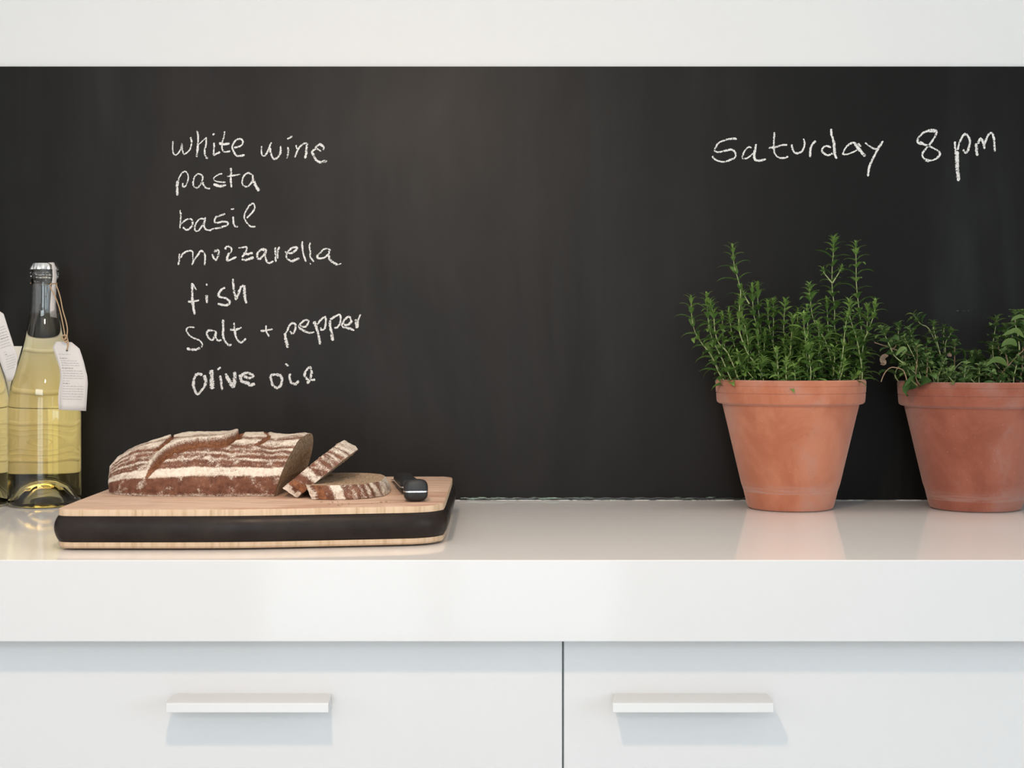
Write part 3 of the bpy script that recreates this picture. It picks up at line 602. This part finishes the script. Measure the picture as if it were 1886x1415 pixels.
# ------------------------------------------------------------------ bread
LO = Vector((-.32, 1.60, ZBT))
loaf = thing('bread_loaf', 'dark floured rye loaf with a slashed top, cut open at its right end', 'bread', LO)
TOP = [(203, 902), (205, 884), (209, 868), (217, 853), (230, 838), (248, 826), (270, 816), (292, 809.5), (310, 806.5), (322, 804), (340, 799), (365, 797), (395, 795.5), (430, 796.5), (446, 799.5), (475, 798.8), (500, 801), (512, 803), (530, 801), (560, 801), (600, 802)]
YA = 1.598
def zt(u):
    for a, b in zip(TOP, TOP[1:]):
        if a[0] <= u <= b[0]:
            v = a[1] + (b[1] - a[1]) * (u - a[0]) / (b[0] - a[0]); return ZC - (v - YH) * YA / F - ZBT
    return .06
SL = [(271, 875), (277, 862), (284, 851), (291, 841), (302, 830), (318, 821), (338, 815.5), (362, 812.5), (395, 811.5), (418, 807), (431, 801.5), (441, 795)]
SL2 = [(284, 831), (293, 824), (301, 818), (311, 810), (318, 803)]
SL3 = [(470, 818), (482, 811), (493, 804.5), (488, 801)]
def sdist(u, v, Ls):
    best = 1e9; sg = 1; tt = 0; n = len(Ls) - 1
    for i in range(n):
        ax, ay = Ls[i]; bx, by = Ls[i + 1]; dx, dy = bx - ax, by - ay
        t = max(0, min(1, ((u - ax) * dx + (v - ay) * dy) / (dx * dx + dy * dy))); qx, qy = ax + dx * t - u, ay + dy * t - v; q = math.hypot(qx, qy)
        if q < best: best = q; sg = 1 if dx * (v - ay) - dy * (u - ax) < 0 else -1; tt = (i + t) / n
    return best * sg, tt
def bumpf(x, a, b, s): return 1 / (1 + math.exp(-(x - a) / s)) * 1 / (1 + math.exp((x - b) / s))
NT_, NTH = 300, 168
XT = W(203, 0, 1.575).x
def flour_of(q, x, y):
    q = q + .028 * fbm(x * 22, y * 30, 3.7, 3) + .010 * fbm(x * 90, y * 90, 1.1, 2)
    f = 0
    for a, b, w in ((.965, 1.3, .95), (.86, .945, .85), (.775, .825, .70), (.695, .735, .72), (.595, .645, .78), (.53, .555, .55), (.345, .49, 1.05), (-.3, .04, .8)): f = max(f, w * bumpf(q, a, b, .010))
    f *= .80 + .35 * fbm(x * 45, y * 45, q * 9, 3)
    f = max(f, .50 * max(0, min(1, fbm(x * 75, y * 75 + q * 6, 8.2, 5) * 1.9 - .05)))
    return f
def loaf_point(i, j):
    t = i / NT_; t = 1 - (1 - t) ** 1.0 if t > .25 else t * t * 2 + t * .5       # denser rows at the tip
    th = PI * j / (NTH - 1) if j < NTH else 0
    return t, th
rings = []; fl = []; tn = []
for i in range(NT_ + 1):
    t = (i / NT_) ** 1.35
    ring = []
    xc = XT + (-.2286 - XT) * t                          # nominal x of the ring
    u_ = 943 + xc * F / YA; H = max(.003, zt(u_)); s_ = min(1, t / .62)
    A = .0800 * (1 - (1 - s_) ** 2.5) ** .55 if t > 0 else .002
    A = max(A, .002); yc = YA - .022 * (1 - s_) ** 1.5
    for j in range(NTH):
        th = PI * j / (NTH - 1); c, s = math.cos(th), abs(math.sin(th))
        y = -A * math.copysign(abs(c) ** .82, c); z = H * s ** .80
        y *= 1 - .10 * (1 - z / H) ** 3
        x = xc + t ** 6 * (.34 * (z - .032) + .05 * y)
        q = z / H
        nx, ny, nz = -.6 * (1 - s_) ** 2, -c, s
        ln = math.sqrt(nx * nx + ny * ny + nz * nz) + 1e-6; nx /= ln; ny /= ln; nz /= ln
        Y = yc + y; d0 = fbm(x * 28, Y * 28, z * 28, 4) * .0016 + fbm(x * 160, Y * 160, z * 160, 3) * .00045
        f = flour_of(q, x, Y); to = 0
        ed = 1 if z > .004 else z / .004
        d0 += .0007 * f * ed
        uu = 943 + x * F / Y; vv = YH + (ZC - ZBT - z) * F / Y
        if c > -.35 or q > .9:
            for Ls, wd_, dp in ((SL, 17, .0085), (SL2, 7, .0034), (SL3, 6, .0028)):
                sd, tt = sdist(uu, vv, Ls)
                fade = max(0, min(1, tt / .18, (1 - tt) / .06 + .35))
                wv = wd_ * (1 + .3 * fbm(uu * .08, vv * .08, 5.5, 2)) * (.45 + .55 * fade)
                if -wv < sd <= 0: g = min(1, -sd / wv); d0 -= dp * fade * (1 - g) ** .8 ; to = max(to, min(1, (1 - g) * 2.2)); f *= max(0, min(1, (g - .55) * 3))
                elif 0 < sd < 16: d0 += dp * .42 * fade * (1 - sd / 16) ** 1.5; f = max(f, .75 * (1 - sd / 16) * (wd_ > 10))
        dd_ = d0 * ed
        ring.append((x + nx * dd_ - LO.x, Y + ny * dd_ - LO.y, max(0.0001, z + nz * dd_)))
        fl.append(f); tn.append(to)
    rings.append(ring)
mb = MB(); fs = []
for i in range(NT_):
    for j in range(NTH - 1): fs.append((i * NTH + j, i * NTH + j + 1, (i + 1) * NTH + j + 1, (i + 1) * NTH + j))
    fs.append((i * NTH + NTH - 1, i * NTH, (i + 1) * NTH, (i + 1) * NTH + NTH - 1))
fs.append(tuple(range(NTH)))
mb.add([p for r in rings for p in r], fs, flour=fl, torn=tn); mb.build('crust', M['crust'], loaf, smooth='all')
def crumb_face(mb, rim, inward, amp, seed):
    """a cut crumb surface filled from its rim towards the middle"""
    n = len(rim); c = sum((Vector(p) for p in rim), Vector()) / n; K = 22; vs = []
    for k in range(K):
        s = 1 - k / K
        for p in rim:
            q = c + (Vector(p) - c) * s; w = amp * min(1, k / 2) * (fbm(q.x * 130 + seed, q.y * 130, q.z * 130, 4) - .25 * (k > 1))
            vs.append(q + Vector(inward) * w)
    fs = [(k * n + i, k * n + (i + 1) % n, (k + 1) * n + (i + 1) % n, (k + 1) * n + i) for k in range(K - 1) for i in range(n)]
    fs.append(tuple((K - 1) * n + i for i in range(n))); mb.add(vs, fs)
mb = MB(); crumb_face(mb, [Vector(p) + Vector((.0003, 0, 0)) for p in rings[-1]], (1, 0, 0), .0016, 1); mb.build('crumb', M['crumb'], loaf, smooth='all')
def bread_slice(label, org, hdir, ndir, H, A, seed, shear=0.0):
    o = thing('bread_slice', label, 'bread slice', org, 'slices cut from the rye loaf')
    hdir = Vector(hdir); ndir = Vector(ndir); q = Vector((0, 1, 0)); n = 150; K = 12
    rim = []
    for j in range(n):
        th = PI * j / (n - 1); c, s = math.cos(th), abs(math.sin(th))
        h = H * s ** .62; y = -A * math.copysign(abs(c) ** .66, c) * (1 - .10 * (1 - h / H) ** 3)
        if c > 0: y *= 1 - .16 * (h / H) ** 2
        rim.append((h, y))
    NB = 40; y0, y1 = rim[-1][1], rim[0][1]
    rim += [(0.0, y0 + (y1 - y0) * (i + 1) / (NB + 1)) for i in range(NB)]
    N = len(rim); vs = []; fl = []; tn = []
    for k in range(K + 1):
        w = k / K
        for j, (h, y) in enumerate(rim):
            r = .0011 * fbm(h * 90 + seed, y * 90, w * 2.0, 4) + .0005 * fbm(h * 300 + seed, y * 300, w * 6, 2)
            bul = 1 + .012 * math.sin(PI * w); p = hdir * (h * bul + r) + q * (y * bul + r * (-1 if y < 0 else 1)) + ndir * w
            vs.append(p); f = flour_of(h / H * 1.02, h + seed * .37, y + w * .02) if h > .0015 else .95
            f = max(f, .8 * bumpf(h / H, .06, .12, .012) * (fbm(h * 200, w * 3, seed, 2) > 0)) ; fl.append(f * .92); tn.append(1.0 if .10 < h / H < .22 else 0)
    fs = [(k * N + j, k * N + (j + 1) % N, (k + 1) * N + (j + 1) % N, (k + 1) * N + j) for k in range(K) for j in range(N)]
    mb = MB(); mb.add(vs, fs, flour=fl, torn=tn); mb.build('crust', M['crust'], o, smooth=70)
    nn = ndir.normalized()
    mb = MB(); crumb_face(mb, vs[:N], -nn, .0018, seed); crumb_face(mb, vs[-N:], nn, .0018, seed + 9); mb.build('crumb', M['crumb'], o, smooth='all')
    return o
a_ = math.radians(39.5)
bread_slice('slice of dark rye bread leaning between the loaf and the flat slice', (-.2170, 1.578, ZBT + .0006), (math.cos(a_), 0, math.sin(a_)), (-.0148, 0, .0098), .0675, .0775, 2.0)
bread_slice('slice of dark rye bread lying flat on the board nearest the knives', (-.2000, 1.566, ZBT + .0006), (1, 0, 0), (-.0065, 0, .0142), .0715, .080, 5.0)
# crumbs
rc = random.Random(8)
for i in range(14):
    u = rc.uniform(590, 735); d = rc.uniform(1.46, 1.50) if i < 9 else rc.uniform(1.50, 1.60)
    p = W(u, 0, d)
    if p.x < -.118 and d > 1.475: d = rc.uniform(1.435, 1.47); p = W(u, 0, d)
    s = rc.uniform(.0006, .0013); bm = bmesh.new(); bmesh.ops.create_icosphere(bm, subdivisions=1, radius=s)
    for v in bm.verts: v.co *= rc.uniform(.7, 1.25)
    me = bpy.data.meshes.new('bread_crumb'); bm.to_mesh(me); bm.free(); me.materials.append(M['crumb'])
    o = bpy.data.objects.new('bread_crumb', me); COL.objects.link(o); o.location = (p.x, d, ZBT + s * .7); tag(o, 'tiny bread crumb on the cutting board by the flat slice', 'crumb', 'crumbs on the cutting board')

# ------------------------------------------------------------------ knives
def knife(u, d, yaw, length, blade, hw, hh, taper, label):
    p = W(u, 0, d); o = thing('kitchen_knife', label, 'knife', (p.x, d, ZBT), 'knives on the cutting board'); o.rotation_euler = (0, 0, yaw)
    n = 40; st = [(0, .62), (.0010, .82), (.0035, .955), (.009, 1), (.022, 1 - .10 * taper), (.04, 1 - .28 * taper), (.06, 1 - .42 * taper), (.08, 1 - .48 * taper), (.098, 1 - .5 * taper), (length, .95 - .5 * taper), (length + .002, .7 - .5 * taper)]
    vs = []
    for i, (y, k) in enumerate(st):
        kz = k if i > 2 else 1 - (1 - k) * .7; zc = .0003 + hh * max(kz, .3) if i > 2 else .0003 + hh
        for a in range(n):
            c, s = math.cos(2 * PI * a / n), math.sin(2 * PI * a / n); e = .62
            vs.append((hw * k * math.copysign(abs(c) ** e, c), y, zc + hh * kz * math.copysign(abs(s) ** e, s)))
    fs = [(i * n + a, i * n + (a + 1) % n, (i + 1) * n + (a + 1) % n, (i + 1) * n + a) for i in range(len(st) - 1) for a in range(n)]
    fs += [tuple(range(n)), tuple((len(st) - 1) * n + a for a in range(n))]; mb = MB(); mb.add(vs, fs); mb.build('handle', M['knife_handle'], o, smooth=50)
    # steel tang showing as a line round the handle
    zl = lambda k: .0003 + hh * k * .86
    side = [(-hw * k * .985 - .0003, y - (.0003 if i < 2 else 0), zl(1 if i < 3 else k)) for i, (y, k) in enumerate(st[:-1])]
    poly = side[::-1] + [(-x, y, z) for x, y, z in side]
    m_ = MB(); N = len(poly); L = len(side); m_.add(poly + [(x, y, z + .0013) for x, y, z in poly], [(i, i + 1, 2 * L - 2 - i, 2 * L - 1 - i) for i in range(L - 1)] + [(N + i, N + 2 * L - 1 - i, N + 2 * L - 2 - i, N + i + 1) for i in range(L - 1)] + [(i, (i + 1) % N, N + (i + 1) % N, N + i) for i in range(N)])
    m_.build('tang', M['steel'], o)
    # blade sloping down to the board
    L0 = length + .0005; m_ = MB(); prof = [(-.009, 0), (.009, 0), (.0095, .3), (.008, .6), (.004, .88), (-.004, 1.0), (-.0085, .9), (-.009, .5)]
    N = len(prof); zb = lambda t: .0060 - .0052 * t
    m_.add([(x, L0 + t * blade, zb(t)) for x, t in prof] + [(x, L0 + t * blade, zb(t) + .0011) for x, t in prof], [tuple(range(N)), tuple(range(N, 2 * N))] + [(i, (i + 1) % N, N + (i + 1) % N, N + i) for i in range(N)])
    m_.build('blade', M['steel'], o)
    return o
knife(766, depth(925.5, ZBT), .085, .095, .10, .0122, .0110, .75, 'black handled knife lying nearest the right edge of the cutting board')
knife(757, depth(911.5, ZBT), .16, .085, .08, .0108, .0078, .12, 'black handled knife lying further back, half hidden behind the nearer knife')

# ------------------------------------------------------------------ herbs in terracotta pots
def pot(name_label, u, v_front, rb_px, rr_px, v_rim, v_lip, body_px, m):
    df = depth(v_front, ZT); d = df / (1 - rb_px / F); k = d / F; rb, rr, rbody = rb_px * k, rr_px * k, body_px * k
    zr = ZC - ZT - (v_rim - YH) * k; zl = ZC - ZT - (v_lip - YH) * k
    o = thing('potted_herb', name_label, 'potted plant', (W(u, 0, d).x, d, ZT), 'herbs in terracotta pots')
    P = [(0, 0), (rb * .90, 0), (rb * .975, .0018), (rb * 1.005, .0055), (rb + (rbody - rb) * .13, .0195), (rb + (rbody - rb) * .133, .0205)]
    P += [(rb + (rbody - rb) * (z / (zl - .002)), z) for z in (.03, .05, .07, .09, .105)] + [(rbody, zl - .0025), (rbody + .0004, zl - .0008), (rr - .0038, zl + .0002), (rr - .0018, zl + .0018), (rr - .0012, zl + .0045), (rr - .0007, zl + .0125), (rr - .0012, zl + .0131), (rr - .0004, zl + .0138),
          (rr - .0001, zr - .0075), (rr - .0005, zr - .0071), (rr, zr - .0066), (rr, zr - .0020), (rr - .0012, zr - .0004), (rr - .0030, zr), (rr - .0075, zr - .0003), (rr - .0090, zr - .0018), (rr - .0100, zr - .012), (rr - .0115, zr - .03), (0, zr - .031)]
    mb = MB(); mb.lathe(P, 128); mb.build('terracotta_pot', m, o, smooth=28)
    mb = MB(); mb.lathe([(0, zr - .010), (rr * .5, zr - .0095), (rr - .0105, zr - .012)], 64); mb.build('soil', M['soil'], o, smooth='all')
    return o, d, rr, zr
def leaf(mb, p, axis, out, L, Wd, e0, e1, tint, shape, r):
    """one leaf: starts at p, leaves the stem towards out at elevation e0 and bends to e1"""
    axis = axis.normalized(); out = (out - axis * out.dot(axis)); out = out.normalized(); side = axis.cross(out)
    n = len(shape); q = p.copy(); vs = []; step = L / (n - 1)
    for i, w in enumerate(shape):
        e = e0 + (e1 - e0) * (i / (n - 1)) ** 1.2; dr = out * math.cos(e) + axis * math.sin(e); up = axis * math.cos(e) - out * math.sin(e)
        ww = Wd * .5 * w
        vs += [q + side * ww + up * ww * .35, q.copy(), q - side * ww + up * ww * .35]; q = q + dr * step
    fs = []
    for i in range(n - 1):
        a = 3 * i; fs += [(a, a + 1, a + 4, a + 3), (a + 1, a + 2, a + 5, a + 4)]
    mb.add(vs, fs, tint=[tint] * len(vs))
NARROW = (.25, .75, 1.0, .9, .6, .12); OVATE = (.12, .72, 1.0, .92, .62, .10)
def stem_with_leaves(o, pts, kind, r, top_dense=True, scale=1.0, bare=0.0):
    Q = spline(pts, 7); L = [0]
    for a, b in zip(Q, Q[1:]): L.append(L[-1] + (b - a).length)
    T = L[-1]; r0 = .00095 if kind == 'savory' else .0010
    mb = MB(); mb.tube(Q, [r0 * (1 - .55 * l / T) for l in L], 6); lim = DW - .006 - o.location.y; mb.v = [(x, min(y, lim), z) for x, y, z in mb.v]; s = mb.build('stem', M['stem_brown'] if (kind == 'oregano' and r.random() < .35) else M['stem'], o, smooth='all')
    lf = MB(); pos = T; phase = r.uniform(0, PI); k = 0
    def at(l):
        for i in range(len(Q) - 1):
            if L[i + 1] >= l: t = (l - L[i]) / max(1e-9, L[i + 1] - L[i]); return Q[i].lerp(Q[i + 1], t), (Q[i + 1] - Q[i]).normalized()
        return Q[-1], (Q[-1] - Q[-2]).normalized()
    while pos > bare * T + .002:
        p, ax = at(pos); f = min(1.0, (T - pos) / .022)
        a0 = phase + k * PI / 2 + r.uniform(-.25, .25); b1 = ax.orthogonal().normalized(); b2 = ax.cross(b1)
        for q in range(2):
            a = a0 + PI * q; out = b1 * math.cos(a) + b2 * math.sin(a)
            if kind == 'savory':
                ln = (.0088 + .0142 * f) * r.uniform(.75, 1.2) * scale
                leaf(lf, p, ax, out, ln, ln * r.uniform(.23, .31), 1.15 - .45 * f + r.uniform(-.2, .2), -.05 - .55 * f + r.uniform(-.35, .3), min(1, max(0, r.gauss(.75 - .45 * f, .2))), NARROW, r)
                if k > 1:
                    for e in range(2):
                        aa = a + r.uniform(-.7, .7); o2 = b1 * math.cos(aa) + b2 * math.sin(aa); l2 = r.uniform(.0045, .0090) * scale
                        leaf(lf, p + ax * .0006, ax, o2, l2, l2 * .3, 1.05 + r.uniform(-.3, .2), .1 + r.uniform(-.5, .3), min(1, max(0, r.gauss(.5, .25))), NARROW, r)
            else:
                ln = (.0075 + .0115 * f) * r.uniform(.7, 1.2) * scale
                leaf(lf, p, ax, out, ln, ln * r.uniform(.50, .66), .75 - .30 * f + r.uniform(-.25, .25), -.30 - .35 * f + r.uniform(-.35, .35), min(1, max(0, r.gauss(.55 - .35 * f, .2))), OVATE, r)
                if k > 0 and r.random() < .7:
                    aa = a + r.uniform(-.5, .5); o2 = b1 * math.cos(aa) + b2 * math.sin(aa); l2 = r.uniform(.004, .010) * scale
                    leaf(lf, p + ax * .0008, ax, o2, l2, l2 * .55, .9, .1, min(1, max(0, r.gauss(.6, .25))), OVATE, r)
        if kind == 'savory': pos -= (.0021 + .0062 * f) * r.uniform(.8, 1.25)
        else: pos -= (.0022 + .0075 * f) * r.uniform(.8, 1.3)
        k += 1
    lf.v = [(x, min(y, lim), z) for x, y, z in lf.v]
    lf.build('leaves', M['leaf'] if kind == 'savory' else M['leaf2'], s, smooth='all')
    return s
# --- tall savory in the orange pot
o1, d1, rr1, zr1 = pot('tall upright green herb in the cleaner orange terracotta pot, nearer the loaf', 1455.5, 945.0, 79, 136.5, 698.5, 743, 123.5, M['terra'])
r = random.Random(21)
K5 = 1886 / 400
S1 = [[(410,1280),(330,1110),(240,990),(185,890),(160,760),(155,610)], [(490,1290),(420,1130),(360,1010),(320,900),(300,760),(290,590)], [(560,1300),(480,1100),(390,990),(360,880),(350,760),(320,650)],
 [(600,1300),(540,1060),(505,900),(490,760),(484,735)], [(500,1290),(450,1050),(430,900),(425,745)], [(780,1300),(735,1210),(660,1110),(620,1030),(575,900),(570,760),(585,560),(560,440),(530,330),(515,165)],
 [(720,1300),(640,1040),(600,880),(600,760),(582,600)], [(790,1300),(750,1000),(740,900),(700,760),(690,650),(685,505)], [(830,1290),(770,950),(745,770),(735,640),(730,500)],
 [(905,1300),(905,1220),(880,1060),(850,940),(825,800),(820,650)], [(900,1300),(870,1000),(870,800),(870,635)], [(1000,1300),(990,1000),(960,900),(965,740),(975,635)],
 [(1100,1300),(1080,1260),(1020,1180),(1020,1020),(1035,840),(1040,775)], [(1165,1300),(1150,1000),(1135,850),(1130,758)], [(1285,1310),(1260,1150),(1180,1080),(1170,900),(1160,685)],
 [(1400,1300),(1330,1010),(1260,880),(1210,770),(1190,610),(1180,500)], [(1440,1300),(1420,1010),(1400,850),(1400,700),(1380,520),(1380,350),(1390,220),(1396,92)],
 [(1640,1300),(1640,1000),(1630,850),(1610,680),(1590,480),(1588,300),(1585,140)], [(1440,1300),(1470,1100),(1490,900),(1512,745)], [(1390,1300),(1400,1140),(1400,1060)],
 [(1600,1300),(1650,1030),(1680,900),(1690,675)], [(1620,1300),(1650,1010),(1690,900),(1740,760),(1755,648)], [(1640,1300),(1600,1000),(1530,760),(1530,632)], [(1360,1300),(1345,900),(1333,635)],
 [(1300,1300),(1270,1000),(1258,850)], [(620,1300),(580,1200),(560,1090)], [(700,1300),(702,1180)], [(1590,1300),(1610,1150),(1645,1030)], [(1560,1300),(1590,1180),(1650,1120)], [(1080,1300),(1075,1000),(1082,720)], [(660,1300),(645,1000),(640,850)],
 [(450,1300),(380,1200),(320,1060)], [(640,1300),(650,1020),(610,800)], [(1500,1300),(1500,1100),(1560,880)], [(1200,1310),(1210,1180),(1180,1010)], [(1160,1310),(1165,1190)]]
FRONT = {0, 1, 2, 5, 12, 13, 14, 18, 19, 25, 26, 34, 35}; BACK = {4, 8, 10, 23, 29, 16, 17}
def px_stem(pts, dy0, dy1, d, o, k, ox, oy):
    n = len(pts) - 1; out = []
    for i, (x, y) in enumerate(pts):
        dd_ = d + dy0 + (dy1 - dy0) * i / n; out.append(W(ox + x / k, oy + y / k, dd_) - o.location)
    return out
def rooted(P, rr, zr):
    """root a stem in the soil below its first point"""
    b = P[0].copy(); q = math.hypot(b.x, b.y); lim = rr - .014
    if q > lim: b.x *= lim / q; b.y *= lim / q
    b.z = zr - .013; return [b] + P if (P[0] - b).length > .003 else [b] + P[1:]
for i, pts in enumerate(S1):
    dy = -r.uniform(.03, .058) if i in FRONT else (r.uniform(.01, .035) if i in BACK else r.uniform(-.04, .03))
    P = px_stem(pts, dy * .8, dy, d1, o1, K5, 1240, 420); P = rooted(P, rr1, zr1)
    stem_with_leaves(o1, P, 'savory', r, bare=.05)
for base, pts in ((16, [(1380,480),(1340,430),(1308,390),(1300,355)]), (16, [(1382,480),(1420,420),(1450,370),(1462,340)]), (5, [(660,660),(625,600),(600,545)])):
    P = px_stem(pts, .02 if base == 16 else -.04, .018 if base == 16 else -.04, d1, o1, K5, 1240, 420); stem_with_leaves(o1, P, 'savory', r, bare=.45, scale=.75)
for i in range(52):
    a = r.uniform(0, 2 * PI); q = math.sqrt(r.random()) * (rr1 - .016); bx, by = q * math.cos(a), q * math.sin(a)
    h = r.uniform(.018, .052) if by < -.02 else r.uniform(.030, .070); lean = r.uniform(.1, .35)
    if r.random() < .3 and by < 0: h = r.uniform(.012, .026)
    P = [Vector((bx, by, zr1 - .013)), Vector((bx * (1 + .3 * lean), by * (1 + .3 * lean), zr1 - .013 + h * .5)), Vector((bx * (1 + lean) + r.uniform(-.008, .008), by * (1 + lean * .5), zr1 - .006 + h))]
    stem_with_leaves(o1, P, 'savory', r, bare=.0, scale=r.uniform(.85, 1.15))
# --- spreading oregano in the weathered pot
o2, d2, rr2, zr2 = pot('low spreading leafy herb in the weathered terracotta pot at the right picture edge', 1796, 946.0, 83, 139, 702, 747.5, 126, M['terra2'])
K6 = 1886 / 286
S2 = [([(640,1045),(480,900),(330,780),(280,700),(210,540),(160,430)], -.05, .55, 1.1), ([(450,1000),(450,800),(380,660),(362,560),(360,375)], -.01, .5, 1), ([(660,1040),(610,810),(540,640),(510,480),(495,430)], -.03, .4, 1), ([(640,1040),(560,800),(480,640),(430,530)], -.045, .4, .8),
 ([(900,1000),(880,780),(740,450),(640,380),(590,330),(545,262)], .01, .75, 1.25), ([(930,1040),(880,790),(830,600),(790,450),(785,360)], .0, .3, 1), ([(960,1040),(930,640),(990,510),(1005,440)], .01, .5, 1), ([(960,1000),(910,640),(915,400)], .02, .5, .9), ([(710,1050),(712,900),(710,760)], -.06, .45, .9),
 ([(840,1050),(880,920),(920,820)], -.06, .3, .9), ([(1160,1060),(1168,950),(1175,865)], -.065, .2, .9), ([(1000,1000),(1100,860),(1200,820),(1250,830),(1252,735)], .0, .6, 1.1), ([(1200,1000),(1230,880),(1330,735)], .01, .6, 1.2), ([(1340,1050),(1345,940),(1350,870)], -.06, .2, .9),
 ([(1040,1050),(1050,980),(1015,940)], -.065, .1, .9), ([(1480,1050),(1490,990),(1500,960)], -.06, .1, .8), ([(1550,1075),(1690,890),(1800,770),(1890,680),(1960,560)], -.05, .75, 1.3), ([(1690,890),(1680,800),(1650,705)], -.05, .5, 1), ([(1700,1050),(1530,850),(1510,740),(1500,615)], .0, .35, 1), ([(1700,1000),(1600,760),(1560,550)], .02, .4, .9),
 ([(1800,780),(1830,690),(1810,490),(1780,370),(1790,225)], -.04, .25, 1.15), ([(1850,760),(1900,500),(1860,230)], -.03, .3, 1.1), ([(1760,1050),(1790,900),(1830,790)], -.065, .2, .9), ([(1850,1050),(1880,900),(1960,700)], -.03, .2, 1.1), ([(2000,1050),(2020,800),(1990,450)], -.02, .3, 1.2), ([(1700,900),(1720,720),(1690,640)], -.01, .3, 1.0),
 ([(760,1040),(700,700),(720,560)], .0, .3, 1), ([(580,1050),(590,800),(585,640)], -.055, .6, .9), ([(1040,1000),(1045,660),(1045,590)], -.01, .4, .9), ([(1420,1050),(1440,930),(1430,880)], -.04, .1, .9), ([(320,1000),(430,760),(300,560)], .01, .3, 1.1), ([(280,690),(330,640),(300,600)], -.02, .2, 1), ([(520,1060),(500,1000),(450,890)], -.05, .2, 1.3)]
r2 = random.Random(77)
for pts, dy, bare, sc in S2:
    P = px_stem(pts, dy * .9, dy, d2, o2, K6, 1600, 540)
    if pts[0][1] > 950: P = rooted(P, rr2, zr2)
    stem_with_leaves(o2, P, 'oregano', r2, bare=bare, scale=sc)
for i in range(58):
    a = r2.uniform(0, 2 * PI); q = math.sqrt(r2.random()) * (rr2 - .016); bx, by = q * math.cos(a), q * math.sin(a)
    gap = math.exp(-((bx + .008) / .030) ** 2)
    h = r2.uniform(.018, .060) * (1 - .72 * gap) if bx < .03 else r2.uniform(.03, .085)
    if by < -.04: h = min(h, r2.uniform(.010, .028))
    P = [Vector((bx, by, zr2 - .013)), Vector((bx * 1.1, by * 1.1, zr2 - .013 + h * .5)), Vector((bx * 1.22 + r2.uniform(-.01, .01), by * 1.12, zr2 - .006 + h))]
    stem_with_leaves(o2, P, 'oregano', r2, bare=.1, scale=r2.uniform(.9, 1.25))
# big pale leaves, hanging stalk and dry leaf at the pot's edge
big = MB()
def px_leaf(mb, pts, wpx, d, tint, k=K6, ox=1600, oy=540):
    Q = spline([W(ox + x / k, oy + y / k, dd_ + d) - o2.location for x, y, dd_ in pts], 4); n = len(Q); vs = []
    for i, p in enumerate(Q):
        t = i / (n - 1); w = wpx / k / F * d2 * .5 * max(.06, math.sin(PI * min(1, t * 1.02)) ** .7); dr = (Q[min(i + 1, n - 1)] - Q[max(i - 1, 0)]).normalized(); sd = dr.cross(Vector((0, 1, 0))).normalized()
        sd = (sd * .75 + Vector((0, .65, 0))).normalized(); vs += [p + sd * w, p - Vector((0, 0, w * .18)), p - sd * w]
    mb.add(vs, [q for i in range(n - 1) for q in ((3 * i, 3 * i + 1, 3 * i + 4, 3 * i + 3), (3 * i + 1, 3 * i + 2, 3 * i + 5, 3 * i + 4))], tint=[tint] * len(vs))
for pts, w, t_ in (([(1690,890,0), (1600,815,-.004), (1510,815,-.006), (1420,895,-.008)], 95, .8), ([(1890,545,0), (1800,455,-.004), (1720,470,-.007), (1620,515,-.01)], 80, .9), ([(1800,645,0), (1740,590,-.004), (1660,600,-.006), (1610,655,-.006)], 105, .7), ([(1900,300,0), (1840,280,-.003), (1760,310,-.005), (1730,340,-.006)], 60, .85),
                   ([(550,1010,0), (520,1030,-.004), (470,1090,-.008), (430,1140,-.010)], 70, .15), ([(330,760,0), (400,680,-.002), (450,690,-.004), (380,780,-.004)], 70, .7)):
    px_leaf(big, pts, w, d2 - .060, t_)
big.build('large_leaves', M['leaf2'], o2, smooth='all')
hg = MB(); hg.tube(spline([W(1600 + x / K6, 540 + y / K6, d2 - .075) - o2.location for x, y in ((462, 1060), (445, 1000), (415, 935), (340, 908), (270, 905), (210, 950), (170, 1020), (150, 1080))], 5), .0006, 6); hg.build('hanging_stalk', M['stem_brown'], o2, smooth='all')
hg = MB(); hg.tube(spline([W(1600 + x / K6, 540 + y / K6, d2 - .04) - o2.location for x, y in ((520, 760), (360, 700), (220, 650), (70, 600))], 5), .0006, 6); hg.build('side_stalk', M['stem_brown'], o2, smooth='all')
dl = MB(); px_leaf(dl, [(240, 760, 0), (190, 770, .004), (165, 810, .0), (190, 850, -.004), (140, 865, 0)], 110, d2 - .05, .5); dl.build('dry_leaf', M['dead'], o2, smooth='all')
dl = MB(); px_leaf(dl, [(1005, 770, 0), (975, 750, .002), (950, 755, .0)], 60, d2 - .04, .5); dl.build('dry_leaf', M['dead'], o2, smooth='all')
